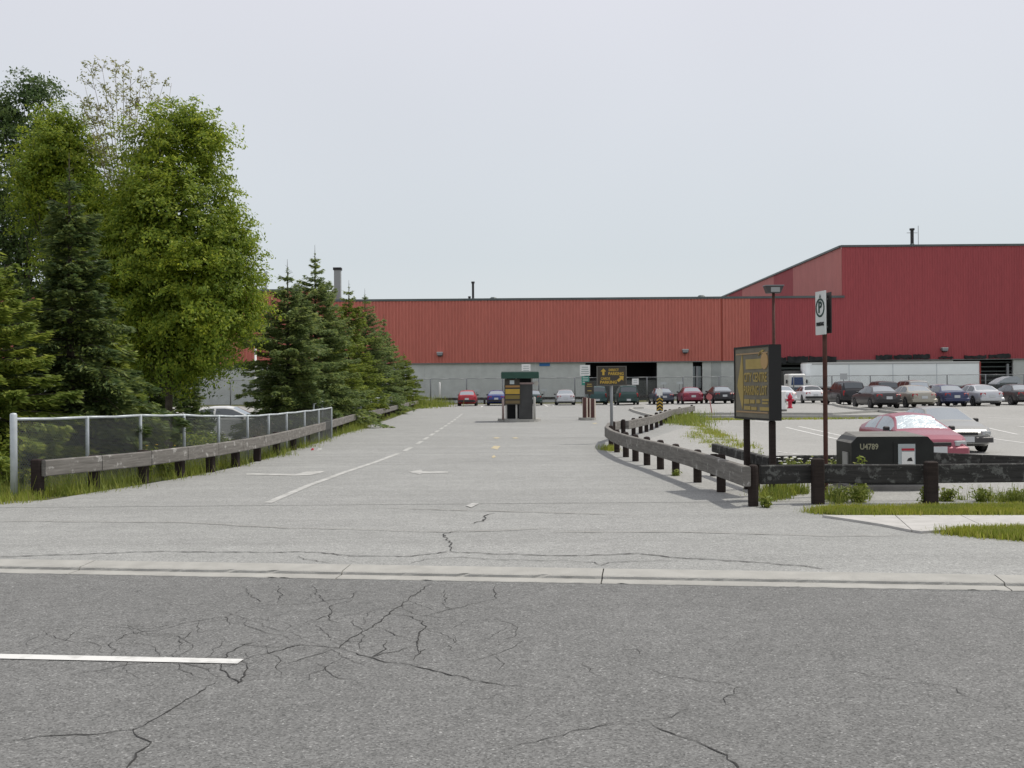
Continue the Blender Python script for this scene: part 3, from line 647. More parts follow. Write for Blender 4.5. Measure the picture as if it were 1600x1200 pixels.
# ------------------------------------------------------------------ chain link fences
def wiremesh(mb, a, b, z0a, z0b, z1a, z1b, pitch=0.075, r=0.0022):
    d = b - a; L = math.hypot(d.x, d.y); ux, uy = d.x / L, d.y / L; H = ((z1a - z0a) + (z1b - z0b)) / 2
    def P(s, t): # s along, t 0..1 up
        f = s / L; return (a.x + ux * s, a.y + uy * s, (z0a + (z0b - z0a) * f) * (1 - t) + (z1a + (z1b - z1a) * f) * t)
    k = -H
    while k < L:
        for sg in (1, -1):
            s0, s1 = (k, k + H) if sg == 1 else (k + H, k)
            t0, t1 = 0.0, 1.0
            lo, hi = min(s0, s1), max(s0, s1)
            if hi <= 0 or lo >= L: continue
            def clip(sv):  # param on line for s = sv
                return (sv - s0) / (s1 - s0)
            ta, tb = sorted((clip(max(lo, 0)), clip(min(hi, L))))
            p, q = P(s0 + (s1 - s0) * ta, ta), P(s0 + (s1 - s0) * tb, tb)
            nx, ny = -uy * r, ux * r
            o = len(mb.v)
            mb.v += [(p[0] + nx, p[1] + ny, p[2]), (p[0] - nx, p[1] - ny, p[2] + r), (p[0] - nx, p[1] - ny, p[2] - r), (q[0] + nx, q[1] + ny, q[2]), (q[0] - nx, q[1] - ny, q[2] + r), (q[0] - nx, q[1] - ny, q[2] - r)]
            mb.f += [(o, o + 1, o + 4, o + 3), (o + 1, o + 2, o + 5, o + 4), (o + 2, o, o + 3, o + 5)]
        k += pitch
def fence(label, pts, tops, pr, rr, m, wm, pitch, wr, end_r=None, end_h=None, bottom=0.05, bottom_rail=False):
    O = pts[0].copy(); root = thing('chain_link_fence', label, 'fence', O)
    for i, (p, zt) in enumerate(zip(pts, tops)):
        q = p - O; r = end_r if (i == 0 and end_r) else pr; zz = (zt + (end_h or 0.03)) if i == 0 and end_r else zt + 0.02
        MB().lathe([(0, -0.08), (r, -0.08), (r, zz - O.z - 0.03), (r * 0.75, zz - O.z - 0.005), (0, zz - O.z)], (q.x, q.y, 0), 10).build('post', m, root, True)
    for (a, za), (b, zb) in zip(zip(pts, tops), zip(pts[1:], tops[1:])):
        A, B = a - O, b - O
        md = (A + B) / 2; MB().path([Vector((A.x, A.y, za - O.z)), Vector((md.x, md.y, (za + zb) / 2 - O.z - 0.012)), Vector((B.x, B.y, zb - O.z))], rr, 8).build('top_rail', m, root, True)
        mb = MB(); wiremesh(mb, A, B, A.z + bottom, B.z + bottom, za - O.z, zb - O.z, pitch, wr); mb.build('wire_mesh', wm, root)
    return root
fpx = (22, 137, 220, 288, 342, 387, 420, 448, 476, 498, 518)
fb = (782.5, 764, 751, 741, 732, 722.5, 714, 706.5, 699, 693, 687)
ftop = (655, 652, 649, 648.5, 650, 650, 648, 645.5, 642.5, 640, 637)
fpts = []; ftz = []
for x, yb, yt in zip(fpx, fb, ftop):
    d = CAMR @ Vector(((x - 800) / FPX, (600 - yb) / FPX, -1.0)); k = (-0.03 - EYE) / d.z; p = Vector((d.x * k, d.y * k, 0)); p.z = min(0, zg(p.x, p.y)); fpts.append(p); ftz.append(at(x, yt, p.y).z)
fence('galvanised chain link fence with wavy top rail behind left guard rail', fpts, ftz, 0.033, 0.024, M_GALV, M_WIRE, 0.062, 0.0026, 0.055, 0.10)
f2 = [Vector((q.x - 0.9, q.y, 0)) for q in along(tail, 2.6)][1:]
f2 = [Vector((p.x, p.y, zg(p.x, p.y))) for p in f2]
fence('bent galvanised chain link fence running on under the spruces', f2[1:18], [1.12 + 0.05 * math.sin(i * 1.7) + p.z for i, p in enumerate(f2[1:18])], 0.04, 0.03, M_GALV, M_WIRE, 0.09, 0.003)
# tall fence in front of the building
FY = 105.0
def far_fence(label, px0, px1, ph=3.35, m=M_GREYM):
    a, b = at(px0, 600, FY), at(px1, 600, FY); n = int((b.x - a.x) / ph); pts = [Vector((a.x + (b.x - a.x) * i / n, FY, zg(a.x + (b.x - a.x) * i / n, FY))) for i in range(n + 1)]
    return fence(label, pts, [2.55 + p.z] * (n + 1), 0.06, 0.03, M_DKMETAL if m is None else m, M_WIRED, 0.16, 0.0045, bottom=0.05)
far_fence('tall grey chain link fence in front of the red building', 560, 1180)
far_fence('tall chain link fence before the white trailer at right', 1240, 1660)
far_fence('tall chain link fence far behind the left trees', 250, 470)
p = at(687, 600, 104.6); mb = MB(); mb.lathe([(0, -.05), (0.09, -.05), (0.09, 2.1), (0.05, 2.2), (0, 2.2)], n=10)
tag(mb.build('white_post', M_WHITE, None, True, (p.x, 104.6, 0)), 'white painted post standing before tall fence left of red car', 'post')
# low barrier rail between the parked row and the fence
bx = [Vector((x, 103.4, zg(x, 103.4))) for x in np.arange(-7.5, 44, 2.4)]
guard_rail('barrier_rail', 'low dark timber barrier behind the far row of parked cars', bx, [[bx[i].copy(), bx[min(i + 2, len(bx) - 1)].copy()] for i in range(0, len(bx) - 1, 2)], -1, 0.62, 0.68, 0.26, 0.2, rm=M_RAILDK)

# ------------------------------------------------------------------ building
BY = 116.0
def bxz(px, py): q = at(px, py, BY); return q.x, q.z
Zred = bxz(1080, 564.5)[1]; Zlow = bxz(1120, 466.5)[1]; Ztall = bxz(1315, 386)[1]; Zleft = bxz(440, 455)[1]
Xt = bxz(1316, 500)[0]; Xc = bxz(1172, 520)[0]; Xs = bxz(1127, 520)[0]; Xl = bxz(505, 500)[0]; XL, XR = -95.0, 95.0
bld = thing('warehouse', 'long low warehouse with red ribbed metal siding above grey block wall', 'warehouse', (0, BY, 0))
def corrugated(name, m, x0, x1, z0, z1, pitch, depth, parent, y=0.0, side=None):
    vs_, fs = [], []; n = int(round((x1 - x0) / pitch)); pitch = (x1 - x0) / n
    prof = []
    for i in range(n): prof += [(x0 + pitch * i, 0), (x0 + pitch * (i + 0.42), 0), (x0 + pitch * (i + 0.5), -depth), (x0 + pitch * (i + 0.92), -depth)]
    prof.append((x1, 0))
    for x, d in prof:
        for z in (z0, z1): vs_.append((x, y + d, z) if side is None else (side + d, x, z))
    for i in range(len(prof) - 1): fs.append((2 * i, 2 * i + 2, 2 * i + 3, 2 * i + 1))
    return MB().add(vs_, fs).build(name, m, parent)
corrugated('siding_panel', M_SIDO, XL, Xl, Zred, Zleft, 0.36, 0.07, bld)
xe = Xl
while xe < Xs - 0.1:                           # sheets of siding, each a part
    xn = min(xe + 7.2, Xs)
    corrugated('siding_panel', M_SIDO, xe, xn, Zred, Zlow, 0.36, 0.07, bld); xe = xn
corrugated('siding_panel', M_SIDO, Xs, Xc, Zred, Zlow, 0.36, 0.07, bld)
corrugated('siding_panel', M_SIDC, Xc, Xt, Zred, Zlow, 0.28, 0.035, bld)
xe = Xt
while xe < XR - 0.1:
    xn = min(xe + 9.0, XR); corrugated('siding_panel', M_SIDC, xe, xn, Zred, Ztall, 0.28, 0.035, bld); xe = xn
# taller block's left flank, running back from the facade
for i in range(8):
    corrugated('siding_panel', M_SIDSHEEN if i % 3 != 2 else M_SIDC, 0.05 + i * 10, 10 + i * 10, Zlow - 0.3, Ztall, 0.4, 0.04, bld, side=Xt)
# lower block wall in bays, leaving the openings free
def wallbay(px0, px1, m=M_BLOCK, y=0.10, x0=None, x1=None):
    a = x0 if x0 is not None else bxz(px0, 590)[0]; b = x1 if x1 is not None else bxz(px1, 590)[0]
    MB().box(((a + b) / 2, y + 0.15, (Zred - 0.02) / 2 - 0.25), (b - a, 0.3, Zred - 0.02 + 0.5)).build('block_wall', m, bld)
xo0, xo1 = bxz(915, 590)[0], bxz(1027, 590)[0]; xd0, xd1 = bxz(1083, 590)[0], bxz(1098, 590)[0]
xq0, xq1 = bxz(1205, 590)[0], bxz(1300, 590)[0]; xr0, xr1 = bxz(1490, 590)[0], bxz(1584, 590)[0]
x = XL
while x < xo0 - 0.1:
    xn = min(x + 6.1, xo0); wallbay(0, 0, x0=x + 0.012, x1=xn); x = xn
wallbay(0, 0, x0=xo1, x1=xd0); M_BLOCKD = mat('block_wall_dark', (0.38, 0.40, 0.39), 0.9, var=0.08, vscale=1.2)
wallbay(0, 0, x0=xd1, x1=bxz(1112, 590)[0]); wallbay(0, 0, M_BLOCKD, 0.06, bxz(1112, 590)[0] + 0.01, bxz(1127, 590)[0]); wallbay(0, 0, x0=bxz(1127, 590)[0] + 0.01, x1=xq0)
wallbay(0, 0, x0=xq1, x1=xr0); wallbay(0, 0, x0=xr1, x1=XR)
# interiors of the openings
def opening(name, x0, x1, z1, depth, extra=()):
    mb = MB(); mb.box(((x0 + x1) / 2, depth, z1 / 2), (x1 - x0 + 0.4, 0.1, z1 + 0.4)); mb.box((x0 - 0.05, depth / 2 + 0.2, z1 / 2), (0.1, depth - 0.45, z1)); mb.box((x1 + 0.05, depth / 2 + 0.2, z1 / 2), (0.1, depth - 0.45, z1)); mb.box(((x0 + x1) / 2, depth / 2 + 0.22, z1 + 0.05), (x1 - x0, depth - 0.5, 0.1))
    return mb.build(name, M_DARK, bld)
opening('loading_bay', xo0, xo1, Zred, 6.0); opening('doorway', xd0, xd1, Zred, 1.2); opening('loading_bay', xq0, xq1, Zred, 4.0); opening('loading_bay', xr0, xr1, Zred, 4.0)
M_GATE = mat('gate_mesh_dark', (0.06, 0.065, 0.06), 0.8, var=0.2)
MB().box(((xo0 + xo1) / 2, 0.5, 1.15), (xo1 - xo0, 0.12, 2.3)).build('bay_gate', M_GATE, bld)
for k in range(7): MB().box(((xq0 + xq1) / 2, 0.55, 1.0 + 0.5 * k), (xq1 - xq0, 0.1, 0.22)).build('louvre', mat('louvre_green_grey', (0.07, 0.085, 0.08), 0.7), bld)
for k in range(7): MB().box(((xr0 + xr1) / 2, 0.55, 1.0 + 0.5 * k), (xr1 - xr0, 0.1, 0.12)).build('louvre', MATS['louvre_green_grey'], bld)
for x_ in (xr1 - 0.5, xd0 + 0.5): MB().box((x_, 0.4, 1.9), (0.25, 0.2, 3.8)).build('door_frame', M_GREYM, bld)
MB().box(((xd0 + xd1) / 2, 0.7, 2.6), (xd1 - xd0 - 0.1, 0.06, 2.4)).build('door_glass', M_GLASSD, bld)
# flashing, eaves, copings
def bar(name, x0, x1, z, h, y=-0.12, m=M_FLASH, d=0.3): return MB().box(((x0 + x1) / 2, y + d / 2, z), (x1 - x0, d, h)).build(name, m, bld)
bar('coping', XL, Xl - 0.01, Zleft + 0.1, 0.24); bar('coping', Xl, Xt + 0.25, Zlow + 0.1, 0.24, d=0.5); bar('coping', Xt - 0.1, XR, Ztall + 0.1, 0.22)
bar('drip_flashing', XL, Xs, Zred - 0.03, 0.10, -0.14, mat('drip_grey', (0.16, 0.17, 0.17), 0.6)); bar('drip_flashing', Xs, XR, Zred - 0.03, 0.10, -0.10, MATS['drip_grey'])
MB().box((Xt - 0.04, 40.2, Ztall + 0.1), (0.3, 79.9, 0.22)).build('coping', M_FLASH, bld)
MB().box((Xs + 0.015, -0.09, (Zred + Zlow) / 2), (0.14, 0.06, Zlow - Zred)).build('joint_trim', mat('joint_red', (0.30, 0.05, 0.03), 0.6), bld)
MB().box(((Xl + Xt) / 2, 40.3, Zlow - 0.15), (Xt - Xl - 0.1, 80, 0.2)).build('roof', M_ROOF, bld); MB().box(((Xt + XR) / 2 + 0.1, 40.3, Ztall - 0.2), (XR - Xt - 0.3, 80, 0.2)).build('roof', M_ROOF, bld); MB().box(((XL + Xl) / 2, 40.3, Zleft - 0.15), (Xl - XL, 80, 0.2)).build('roof', M_ROOF, bld)
MB().box((Xl - 0.1, 40.2, (Zlow + Zleft) / 2), (0.2, 80, Zleft - Zlow + 0.1)).build('step_wall', M_SIDO, bld)
# dark weathered dock headers above the bays at right
for a, b, y0, y1 in ((1208, 1228, 558, 569), (1230, 1262, 555.5, 568), (1264, 1306, 555.5, 566.5), (1368, 1393, 554, 562), (1396, 1424, 553.5, 561.5), (1426, 1452, 553, 561), (1466, 1488, 556, 560.5), (1506, 1540, 554, 560.5), (1544, 1578, 552, 560)):
    xa, za = bxz(a, y1); xb, zb = bxz(b, y0); n_s = 9; tp = [(xb - (xb - xa) * i / n_s, zb - random.uniform(0, 0.16)) for i in range(n_s + 1)]; bt_ = [(xa + (xb - xa) * i / n_s, za + random.uniform(-0.02, 0.10)) for i in range(n_s + 1)]
    MB().prism(bt_ + tp, -0.22, -0.075).build('dock_header', M_SOOT, bld)
# roof things
def stack(name, label, px, ybase, ytop, r, m, y=BY + 3, square=False, capm=None):
    t = at(px, ytop, y); zb = at(px, ybase, y).z - 0.6; root = thing(name, label, 'chimney', (t.x, y, zb)); h = t.z - zb
    if square:
        MB().box((0, 0, h / 2), (2 * r, 2 * r, h)).build('shaft', m, root); MB().box((0, 0, h + 0.12), (2.5 * r, 2.5 * r, 0.28)).build('cap', capm or M_BLACK, root)
    else:
        MB().lathe([(r, 0), (r, h - 0.2), (r * 1.5, h - 0.2), (r * 1.5, h), (0, h)], n=10).build('shaft', m, root, False); MB().lathe([(r * 1.7, 0), (r * 1.7, 0.8), (r, 1.0)], n=10).build('collar', M_FLASH, root)
    return root
c = stack('square_duct_chimney', 'square grey duct chimney with dark cap above spruces', 527.5, 472, 422, 0.36, mat('duct_grey', (0.30, 0.31, 0.31), 0.5, metal=0.2), square=True)
MB().add([(-2.0, -0.35, 0.5), (-0.36, -0.35, 0.5), (-0.36, -0.35, 2.2), (-0.5, -0.35, 2.0), (-2.0, 0.35, 0.5), (-0.36, 0.35, 0.5), (-0.36, 0.35, 2.2), (-0.5, 0.35, 2.0)], [(0, 1, 2, 3), (7, 6, 5, 4), (0, 4, 5, 1), (3, 2, 6, 7), (0, 3, 7, 4), (1, 5, 6, 2)]).build('duct_elbow', MATS['duct_grey'], c)
stack('flue_pipe', 'thin dark flue pipe on low roof above pay booth', 739, 471, 440, 0.13, M_DKMETAL)
stack('vent_pipe', 'short stub vent beside the thin dark flue', 733.5, 471, 463, 0.10, M_DKMETAL)
c = stack('flue_pipe', 'dark braced flue pipe on the tall red block', 1425, 386, 357, 0.19, M_DKMETAL)
MB().path([(-0.6, 0, 2.2), (0.6, 0, 2.2)], 0.03).path([(0.7, 0, 0.3), (0.7, 0, 3.0)], 0.03).build('brace', M_GREYM, c)
stack('flue_pipe', 'pale thin flue behind crown of big leafy tree', 415.5, 456, 424, 0.14, M_GALV)
stack('vent_pipe', 'low roof vent right of the thin flue', 771, 470, 467.5, 0.28, M_GREYM); stack('vent_pipe', 'low roof vent at right end of low roof', 1096, 467, 464.8, 0.3, M_GREYM)
for px, py, lab in ((687.5, 553, 'small grey wall lamp on red siding near spruces'), (1070, 548.5, 'small grey wall lamp on red siding above maroon car'), (1474, 546, 'small grey wall lamp on crimson siding above trailer')):
    x_, z_ = bxz(px, py); root = thing('wall_lamp', lab, 'lamp', (x_, BY - 0.07, z_), 0, 'wall lamps on the warehouse')
    MB().prism([(-0.34, 0.14), (0.34, 0.14), (0.28, -0.16), (-0.28, -0.16)], -0.5, 0).build('housing', M_GREYM, root); MB().prism([(-0.24, -0.17), (0.24, -0.17), (0.2, -0.28), (-0.2, -0.28)], -0.42, -0.06).build('lens', M_DKMETAL, root)
    MB().box((0, -0.25, 0.17), (0.66, 0.46, 0.05)).build('hood', M_WHITE, root)
x_, z_ = bxz(851, 569.5)
t_ = thing('wall_sign', 'small blue sign high on the grey block wall', 'sign', (x_, BY + 0.06, z_)); MB().box((0, 0, 0), (1.15, 0.06, 0.34)).build('panel', M_BLUE, t_); MB().box((0, 0.06, 0), (0.9, 0.05, 0.2)).build('bracket', M_GREYM, t_)

# ------------------------------------------------------------------ signs
def post_sign_root(name, label, p, rz=0.0, cat='sign', group=None): return thing(name, label, cat, p, rz, group)
# big lot sign, seen at a slant
sa = Vector((3.97, 16.3, 0)); sb = Vector((3.72, 17.6, 0))
sc_ = (sa + sb) / 2; sang = math.atan2((sa - sb).y, (sa - sb).x)     # local +x runs from far edge to near edge, front faces local -y
big = post_sign_root('parking_sign', 'large brown parking lot sign with yellow letters on two dark posts', (sc_.x, sc_.y, zg(sc_.x, sc_.y)), sang)
W2 = (sa - sb).length / 2; zb_, zt_ = 1.19, 2.31
MB().box((0, 0.07, (zb_ + zt_) / 2), (2 * W2, 0.13, zt_ - zb_)).build('panel', M_SIGNGREY, big)
fr = MB(); fr.box((0, 0.09, zt_ + 0.016), (2 * W2 + 0.05, 0.20, 0.03)).box((0, 0.09, zb_ - 0.016), (2 * W2 + 0.05, 0.20, 0.03)).box((W2 + 0.014, 0.09, (zb_ + zt_) / 2), (0.026, 0.20, zt_ - zb_)).box((-W2 - 0.014, 0.09, (zb_ + zt_) / 2), (0.026, 0.20, zt_ - zb_)); fr.build('frame', M_BLACK, big)
fr = MB(); fr.box((0, 0.0, zt_ - 0.09), (2 * W2 - 0.1, 0.012, 0.022)).box((0, 0.0, zb_ + 0.09), (2 * W2 - 0.1, 0.012, 0.022)); fr.build('trim_line', mat('sign_trim', (0.36, 0.24, 0.13), 0.6), big)
MB().prism([(-W2 + 0.10, 1.70), (-W2 + 0.30, 2.22), (-W2 + 0.33, 1.95), (-W2 + 0.33, 1.45), (-W2 + 0.30, 1.32)], -0.006, 0.008).build('arrow', M_YELF, big)
xo = 0.14
MB().prism([(xo - 0.36, 1.97), (xo + 0.27, 1.97), (xo + 0.27, 2.13), (xo - 0.36, 2.13)], -0.004, 0.008).build('emblem_band', M_YELF, big)
MB().lathe([(0, -0.008), (0.13, -0.008), (0.13, 0.006)], (xo + 0.36, 0, 2.09), 18, 'y').build('emblem_disc', mat('emblem_orange', (0.42, 0.27, 0.12), 0.6), big)
MB().prism([(xo + 0.12, 2.17), (xo + 0.2, 2.25), (xo + 0.3, 2.16), (xo + 0.26, 2.22), (xo + 0.36, 2.26), (xo + 0.26, 2.27)], -0.006, 0.008).build('emblem_leaf', M_YELF, big)
text('CITY CENTRE', 0.21, M_YELF, big, (xo, -0.003, 1.83), 0.88, 0.004); text('PARKING LOT', 0.21, M_YELF, big, (xo, -0.003, 1.62), 0.88, 0.004)
for bx_, bz_, bw_, bh_ in ((-0.30, 1.45, 0.20, 0.075), (-0.08, 1.45, 0.17, 0.06), (0.14, 1.455, 0.13, 0.06), (0.42, 1.48, 0.24, 0.03), (0.40, 1.43, 0.20, 0.03), (-0.28, 1.345, 0.24, 0.06), (-0.02, 1.34, 0.20, 0.05), (0.38, 1.34, 0.34, 0.055)):
    MB().box((xo + bx_ - 0.03, 0.0, bz_), (bw_, 0.012, bh_)).build('worn_text_line', M_YELF, big)
for x_ in (-W2 + 0.25, W2 - 0.10): MB().cbox((x_, 0.09, (zb_ - 0.13) / 2), (0.09, 0.09, zb_ + 0.06), 0.012).build('post', M_POST, big)
# tall white parking symbol sign on a rusty post
p = gp(1285, 776); ps = post_sign_root('parking_symbol_sign', 'narrow white sign with green ringed P on tall rusty post', (p.x, p.y, p.z), R(-80))
z0, z1 = at(1284, 523, p.y).z, at(1284, 455, p.y).z
MB().tube((0, 0.06, -0.1), (0, 0.06, z1 - 0.06), 0.036, 0.036, 8).build('post', M_RUST, ps)
MB().box((0, 0, (z0 + z1) / 2), (0.32, 0.02, z1 - z0)).build('panel', mat('sign_white', (0.66, 0.68, 0.66), 0.5, var=0.05), ps)
MB().box((0, 0.108, (z0 + z1) / 2), (0.26, 0.012, z1 - z0 - 0.04)).build('back_panel', M_DKMETAL, ps)
MB().box((0, 0.058, z0 + 0.12), (0.05, 0.10, 0.03)).box((0, 0.058, z1 - 0.12), (0.05, 0.10, 0.03)).build('bracket', M_GREYM, ps)
zc = z0 + (z1 - z0) * 0.62; M_SG = mat('symbol_green', (0.012, 0.045, 0.035), 0.5)
MB().lathe([(0.115, -0.012), (0.145, -0.012), (0.145, -0.016), (0.115, -0.016), (0.115, -0.012)], (0, 0, zc), 28, 'y').build('ring', M_SG, ps)
text('P', 0.24, M_SG, ps, (0, -0.014, zc), None, 0.006); MB().prism([(-0.03, z1 - 0.10), (0.03, z1 - 0.10), (0, z1 - 0.045)], -0.014, -0.011).build('arrow', M_SG, ps)
text('PARKING', 0.075, M_BLACK, ps, (0, -0.014, z0 + 0.16), 0.24, 0.003)
# direction sign at the rail's corner
p = gp(956.5, 693); dsn = post_sign_root('direction_sign', 'brown direction sign with yellow arrows on grey post behind rail corner', (p.x, p.y, p.z), R(4))
z0, z1 = at(957, 601.5, p.y).z, at(957, 573, p.y).z; hw = 0.42
MB().tube((0, 0.07, -0.1), (0, 0.07, z1 - 0.04), 0.045, 0.045, 10).build('post', M_GREYM, dsn, True)
MB().box((0, 0, (z0 + z1) / 2), (2 * hw, 0.03, z1 - z0)).build('panel', M_BROWN, dsn)
fr = MB(); zz = (z0 + z1) / 2
for q in ((0, z1 + .008, 2 * hw + .06, .025), (0, z0 - .008, 2 * hw + .06, .025)): fr.box((q[0], 0, q[1]), (q[2], 0.06, q[3]))
for sg in (-1, 1): fr.box((sg * (hw + 0.012), 0, zz), (0.03, 0.06, z1 - z0))
fr.build('frame', mat('sign_frame', (0.12, 0.115, 0.10), 0.6), dsn)
def arrow(parent, cx, cz, s, ang, m, y=-0.018):
    P = [(-0.16, -0.5), (0.16, -0.5), (0.16, 0.05), (0.42, 0.05), (0, 0.5), (-0.42, 0.05), (-0.16, 0.05)]; ca, sa_ = math.cos(ang), math.sin(ang)
    MB().prism([(cx + s * (x * ca - z * sa_), cz + s * (x * sa_ + z * ca)) for x, z in P], y - 0.004, y + 0.006).build('arrow', m, parent)
arrow(dsn, -hw + 0.17, z1 - 0.15, 0.20, 0, M_YEL); arrow(dsn, hw - 0.15, z0 + 0.19, 0.24, R(-50), M_YEL)
text('DIRECT', 0.10, M_YEL, dsn, (0.06, -0.018, z1 - 0.10), 0.30, 0.003); text('PARKING', 0.12, M_YEL, dsn, (0.13, -0.018, z1 - 0.21), 0.46, 0.004); text('CARDS', 0.10, M_YEL, dsn, (-0.19, -0.018, z0 + 0.19), 0.28, 0.003); text('PARKING', 0.12, M_YEL, dsn, (-0.10, -0.018, z0 + 0.08), 0.50, 0.004)
# chevron object marker
p = gp(1031, 653.5); om = post_sign_root('object_marker', 'black and yellow chevron marker on short white post by rail', (p.x, p.y, p.z), 0)
z0, z1 = at(1031, 642, p.y).z, at(1031, 621, p.y).z; MB().tube((0, 0.04, -0.05), (0, 0.04, z1 + 0.5), 0.035, 0.035, 8).build('post', M_WHITE, om)
MB().box((0, 0, (z0 + z1) / 2), (0.34, 0.02, z1 - z0)).build('panel', M_BLACK, om)
for k in range(4):
    zk = z0 + (z1 - z0) * (k + 0.25) / 4; MB().prism([(-0.165, zk - 0.06), (0, zk + 0.06), (0.165, zk - 0.06), (0.165, zk + 0.02), (0, min(zk + 0.14, z1)), (-0.165, zk + 0.02)], -0.016, -0.011).build('chevron', M_YEL, om)
MB().box((0, 0.0, z1 + 0.28), (0.30, 0.02, 0.36)).build('white_plate', M_WHITE, om)
# small leaning red disc
p = gp(1113, 648); rs = post_sign_root('red_disc_sign', 'small faded red disc sign on leaning pink post in lot', (p.x, p.y, p.z), 0)
zt = at(1113, 614, p.y).z - p.z; MB().tube((0, 0, -0.05), (-0.20, 0, zt), 0.03, 0.03, 6).build('post', mat('pink_post', (0.36, 0.13, 0.13), 0.7), rs)
MB().lathe([(0, -0.05), (0.17, -0.05), (0.17, -0.03), (0, -0.03)], (-0.17, 0, zt - 0.22), 18, 'y').build('disc', mat('faded_red', (0.40, 0.12, 0.12), 0.6), rs)
# parking notices beside the second island and behind the cars
def plate_sign(label, px, pbase, rect, m, name='notice_sign', post=M_GREYM, lines=0, lm=None, border=None, pr=0.03):
    p = gp(px, pbase); r = post_sign_root(name, label, (p.x, p.y, p.z)); a, b = at(rect[0], rect[1], p.y), at(rect[2], rect[3], p.y)
    z0, z1 = b.z - p.z, a.z - p.z; cx = (a.x + b.x) / 2 - p.x; MB().tube((cx, 0.05, -0.05), (cx, 0.05, z1 - 0.04), pr, pr, 8).build('post', post, r)
    MB().box((cx, 0, (z0 + z1) / 2), (b.x - a.x, 0.025, z1 - z0)).build('panel', m, r)
    for k in range(lines): MB().box((cx, -0.014, z1 - (z1 - z0) * (k + 1) / (lines + 1)), ((b.x - a.x) * random.uniform(0.5, 0.8), 0.006, (z1 - z0) * 0.09)).build('text_line', lm, r)
    return r, cx, z0, z1
M_FAINT = mat('faint_print', (0.40, 0.44, 0.43), 0.6)
r_, cx, z0, z1 = plate_sign('white notice sign above green plate over the bollards', 914, 652, (906, 570.5, 922, 587), M_WHITE, lines=4, lm=M_FAINT)
pp = gp(914, 652); g0, g1_ = at(914, 602, pp.y).z - pp.z, at(914, 588, pp.y).z - pp.z
MB().box((cx + 0.02, 0, (g0 + g1_) / 2), (0.42, 0.025, g1_ - g0)).build('green_plate', M_GREENS, r_)
for k in range(3): MB().box((cx + 0.02, -0.015, g1_ - (k + 0.7) * 0.12), (0.3, 0.006, 0.03)).build('text_line', M_WHITE, r_)
r_, cx, z0, z1 = plate_sign('small brown and yellow sign above the three bollards', 921, 654, (914, 596.5, 928, 616), M_BROWN, post=M_DKMETAL)
for k, (fr_, wd) in enumerate(((0.2, 0.24), (0.36, 0.3), (0.72, 0.22))): MB().box((cx, -0.016, z1 - (z1 - z0) * fr_), (wd, 0.006, 0.05)).build('text_line', M_YELF, r_)
plate_sign('white notice with dark edge on pole behind green van', 992.5, 630.5, (987.5, 591.5, 998, 601), M_WHITE, lines=2, lm=M_FAINT)
plate_sign('white square notice on pole behind the pay booth roof', 822, 640, (815, 569, 829, 582), M_WHITE, lines=3, lm=M_FAINT, post=M_DKMETAL)
plate_sign('pale blank plate on thin pole beside dark off-road car', 1318.5, 631.5, (1312.5, 583.5, 1324, 593), mat('pale_plate', (0.44, 0.46, 0.46), 0.6))
for px, lab, pz in ((745, 'low grey plate on the fence right of red car', 1.35), (850, 'low grey plate on the fence behind dark green car', 1.35), (1037, 'low pale plate on fence behind grey navy car', 1.75), (1062, 'low pale plate on fence between navy and maroon cars', 1.75)):
    q = at(px, 610, 104.3); t_ = thing('stall_plate', lab, 'sign', (q.x, 104.3, zg(q.x, 104.3))); MB().tube((0, 0.03, -0.05), (0, 0.03, pz - 0.02), 0.03, 0.03, 6).build('post', M_GREYM, t_); MB().box((0, -0.02, pz), (0.6, 0.03, 0.24)).build('panel', mat('fence_plate', (0.45, 0.48, 0.48), 0.6), t_)
# ------------------------------------------------------------------ utility box
p = gp(1392, 767); ub = thing('utility_box', 'black metal utility cabinet with chamfered top corners numbered U4789', 'utility box', (p.x + 0.05, p.y + 0.05, p.z), R(-3))
sc1 = FPX / p.y; wd = 127 / sc1; hh = (768 - 684) / sc1; dd = 0.95; c_ = 0.10; base = 0.10
poly = [(-wd / 2, base), (wd / 2, base), (wd / 2, hh - c_), (wd / 2 - c_ * 0.9, hh), (-wd / 2 + c_ * 0.9, hh), (-wd / 2, hh - c_)]
MB().prism(poly, 0, dd).build('cabinet', M_BOXG, ub)
MB().cbox((0, dd / 2 - 0.02, base / 2 - 0.03), (wd + 0.12, dd + 0.14, base + 0.05), 0.02).build('plinth', mat('plinth_concrete', (0.17, 0.165, 0.155), 0.9, var=0.2), ub)
MB().add([(-wd / 2 + 0.1, 0.03, hh + 0.004), (wd / 2 - 0.1, 0.03, hh + 0.004), (wd / 2 - 0.16, dd, hh + 0.05), (-wd / 2 + 0.16, dd, hh + 0.05), (-wd / 2 - 0.004, 0.02, hh - c_), (-wd / 2 - 0.004, dd, hh - c_), (wd / 2 + 0.004, 0.02, hh - c_), (wd / 2 + 0.004, dd, hh - c_)], [(0, 1, 2, 3), (0, 3, 5, 4), (1, 6, 7, 2)]).build('lid', M_BOXT, ub)
text('U4789', 0.13, mat('box_letter', (0.30, 0.29, 0.20), 0.6), ub, (-wd * 0.285, -0.004, hh * 0.815), 0.29, 0.003)
MB().box((wd * 0.17, -0.006, hh * 0.66), (0.27, 0.01, 0.36)).build('label', mat('label_grey', (0.40, 0.44, 0.45), 0.5), ub)
MB().box((wd * 0.185, -0.014, hh * 0.60), (0.20, 0.008, 0.21)).build('label_white', M_WHITE, ub)
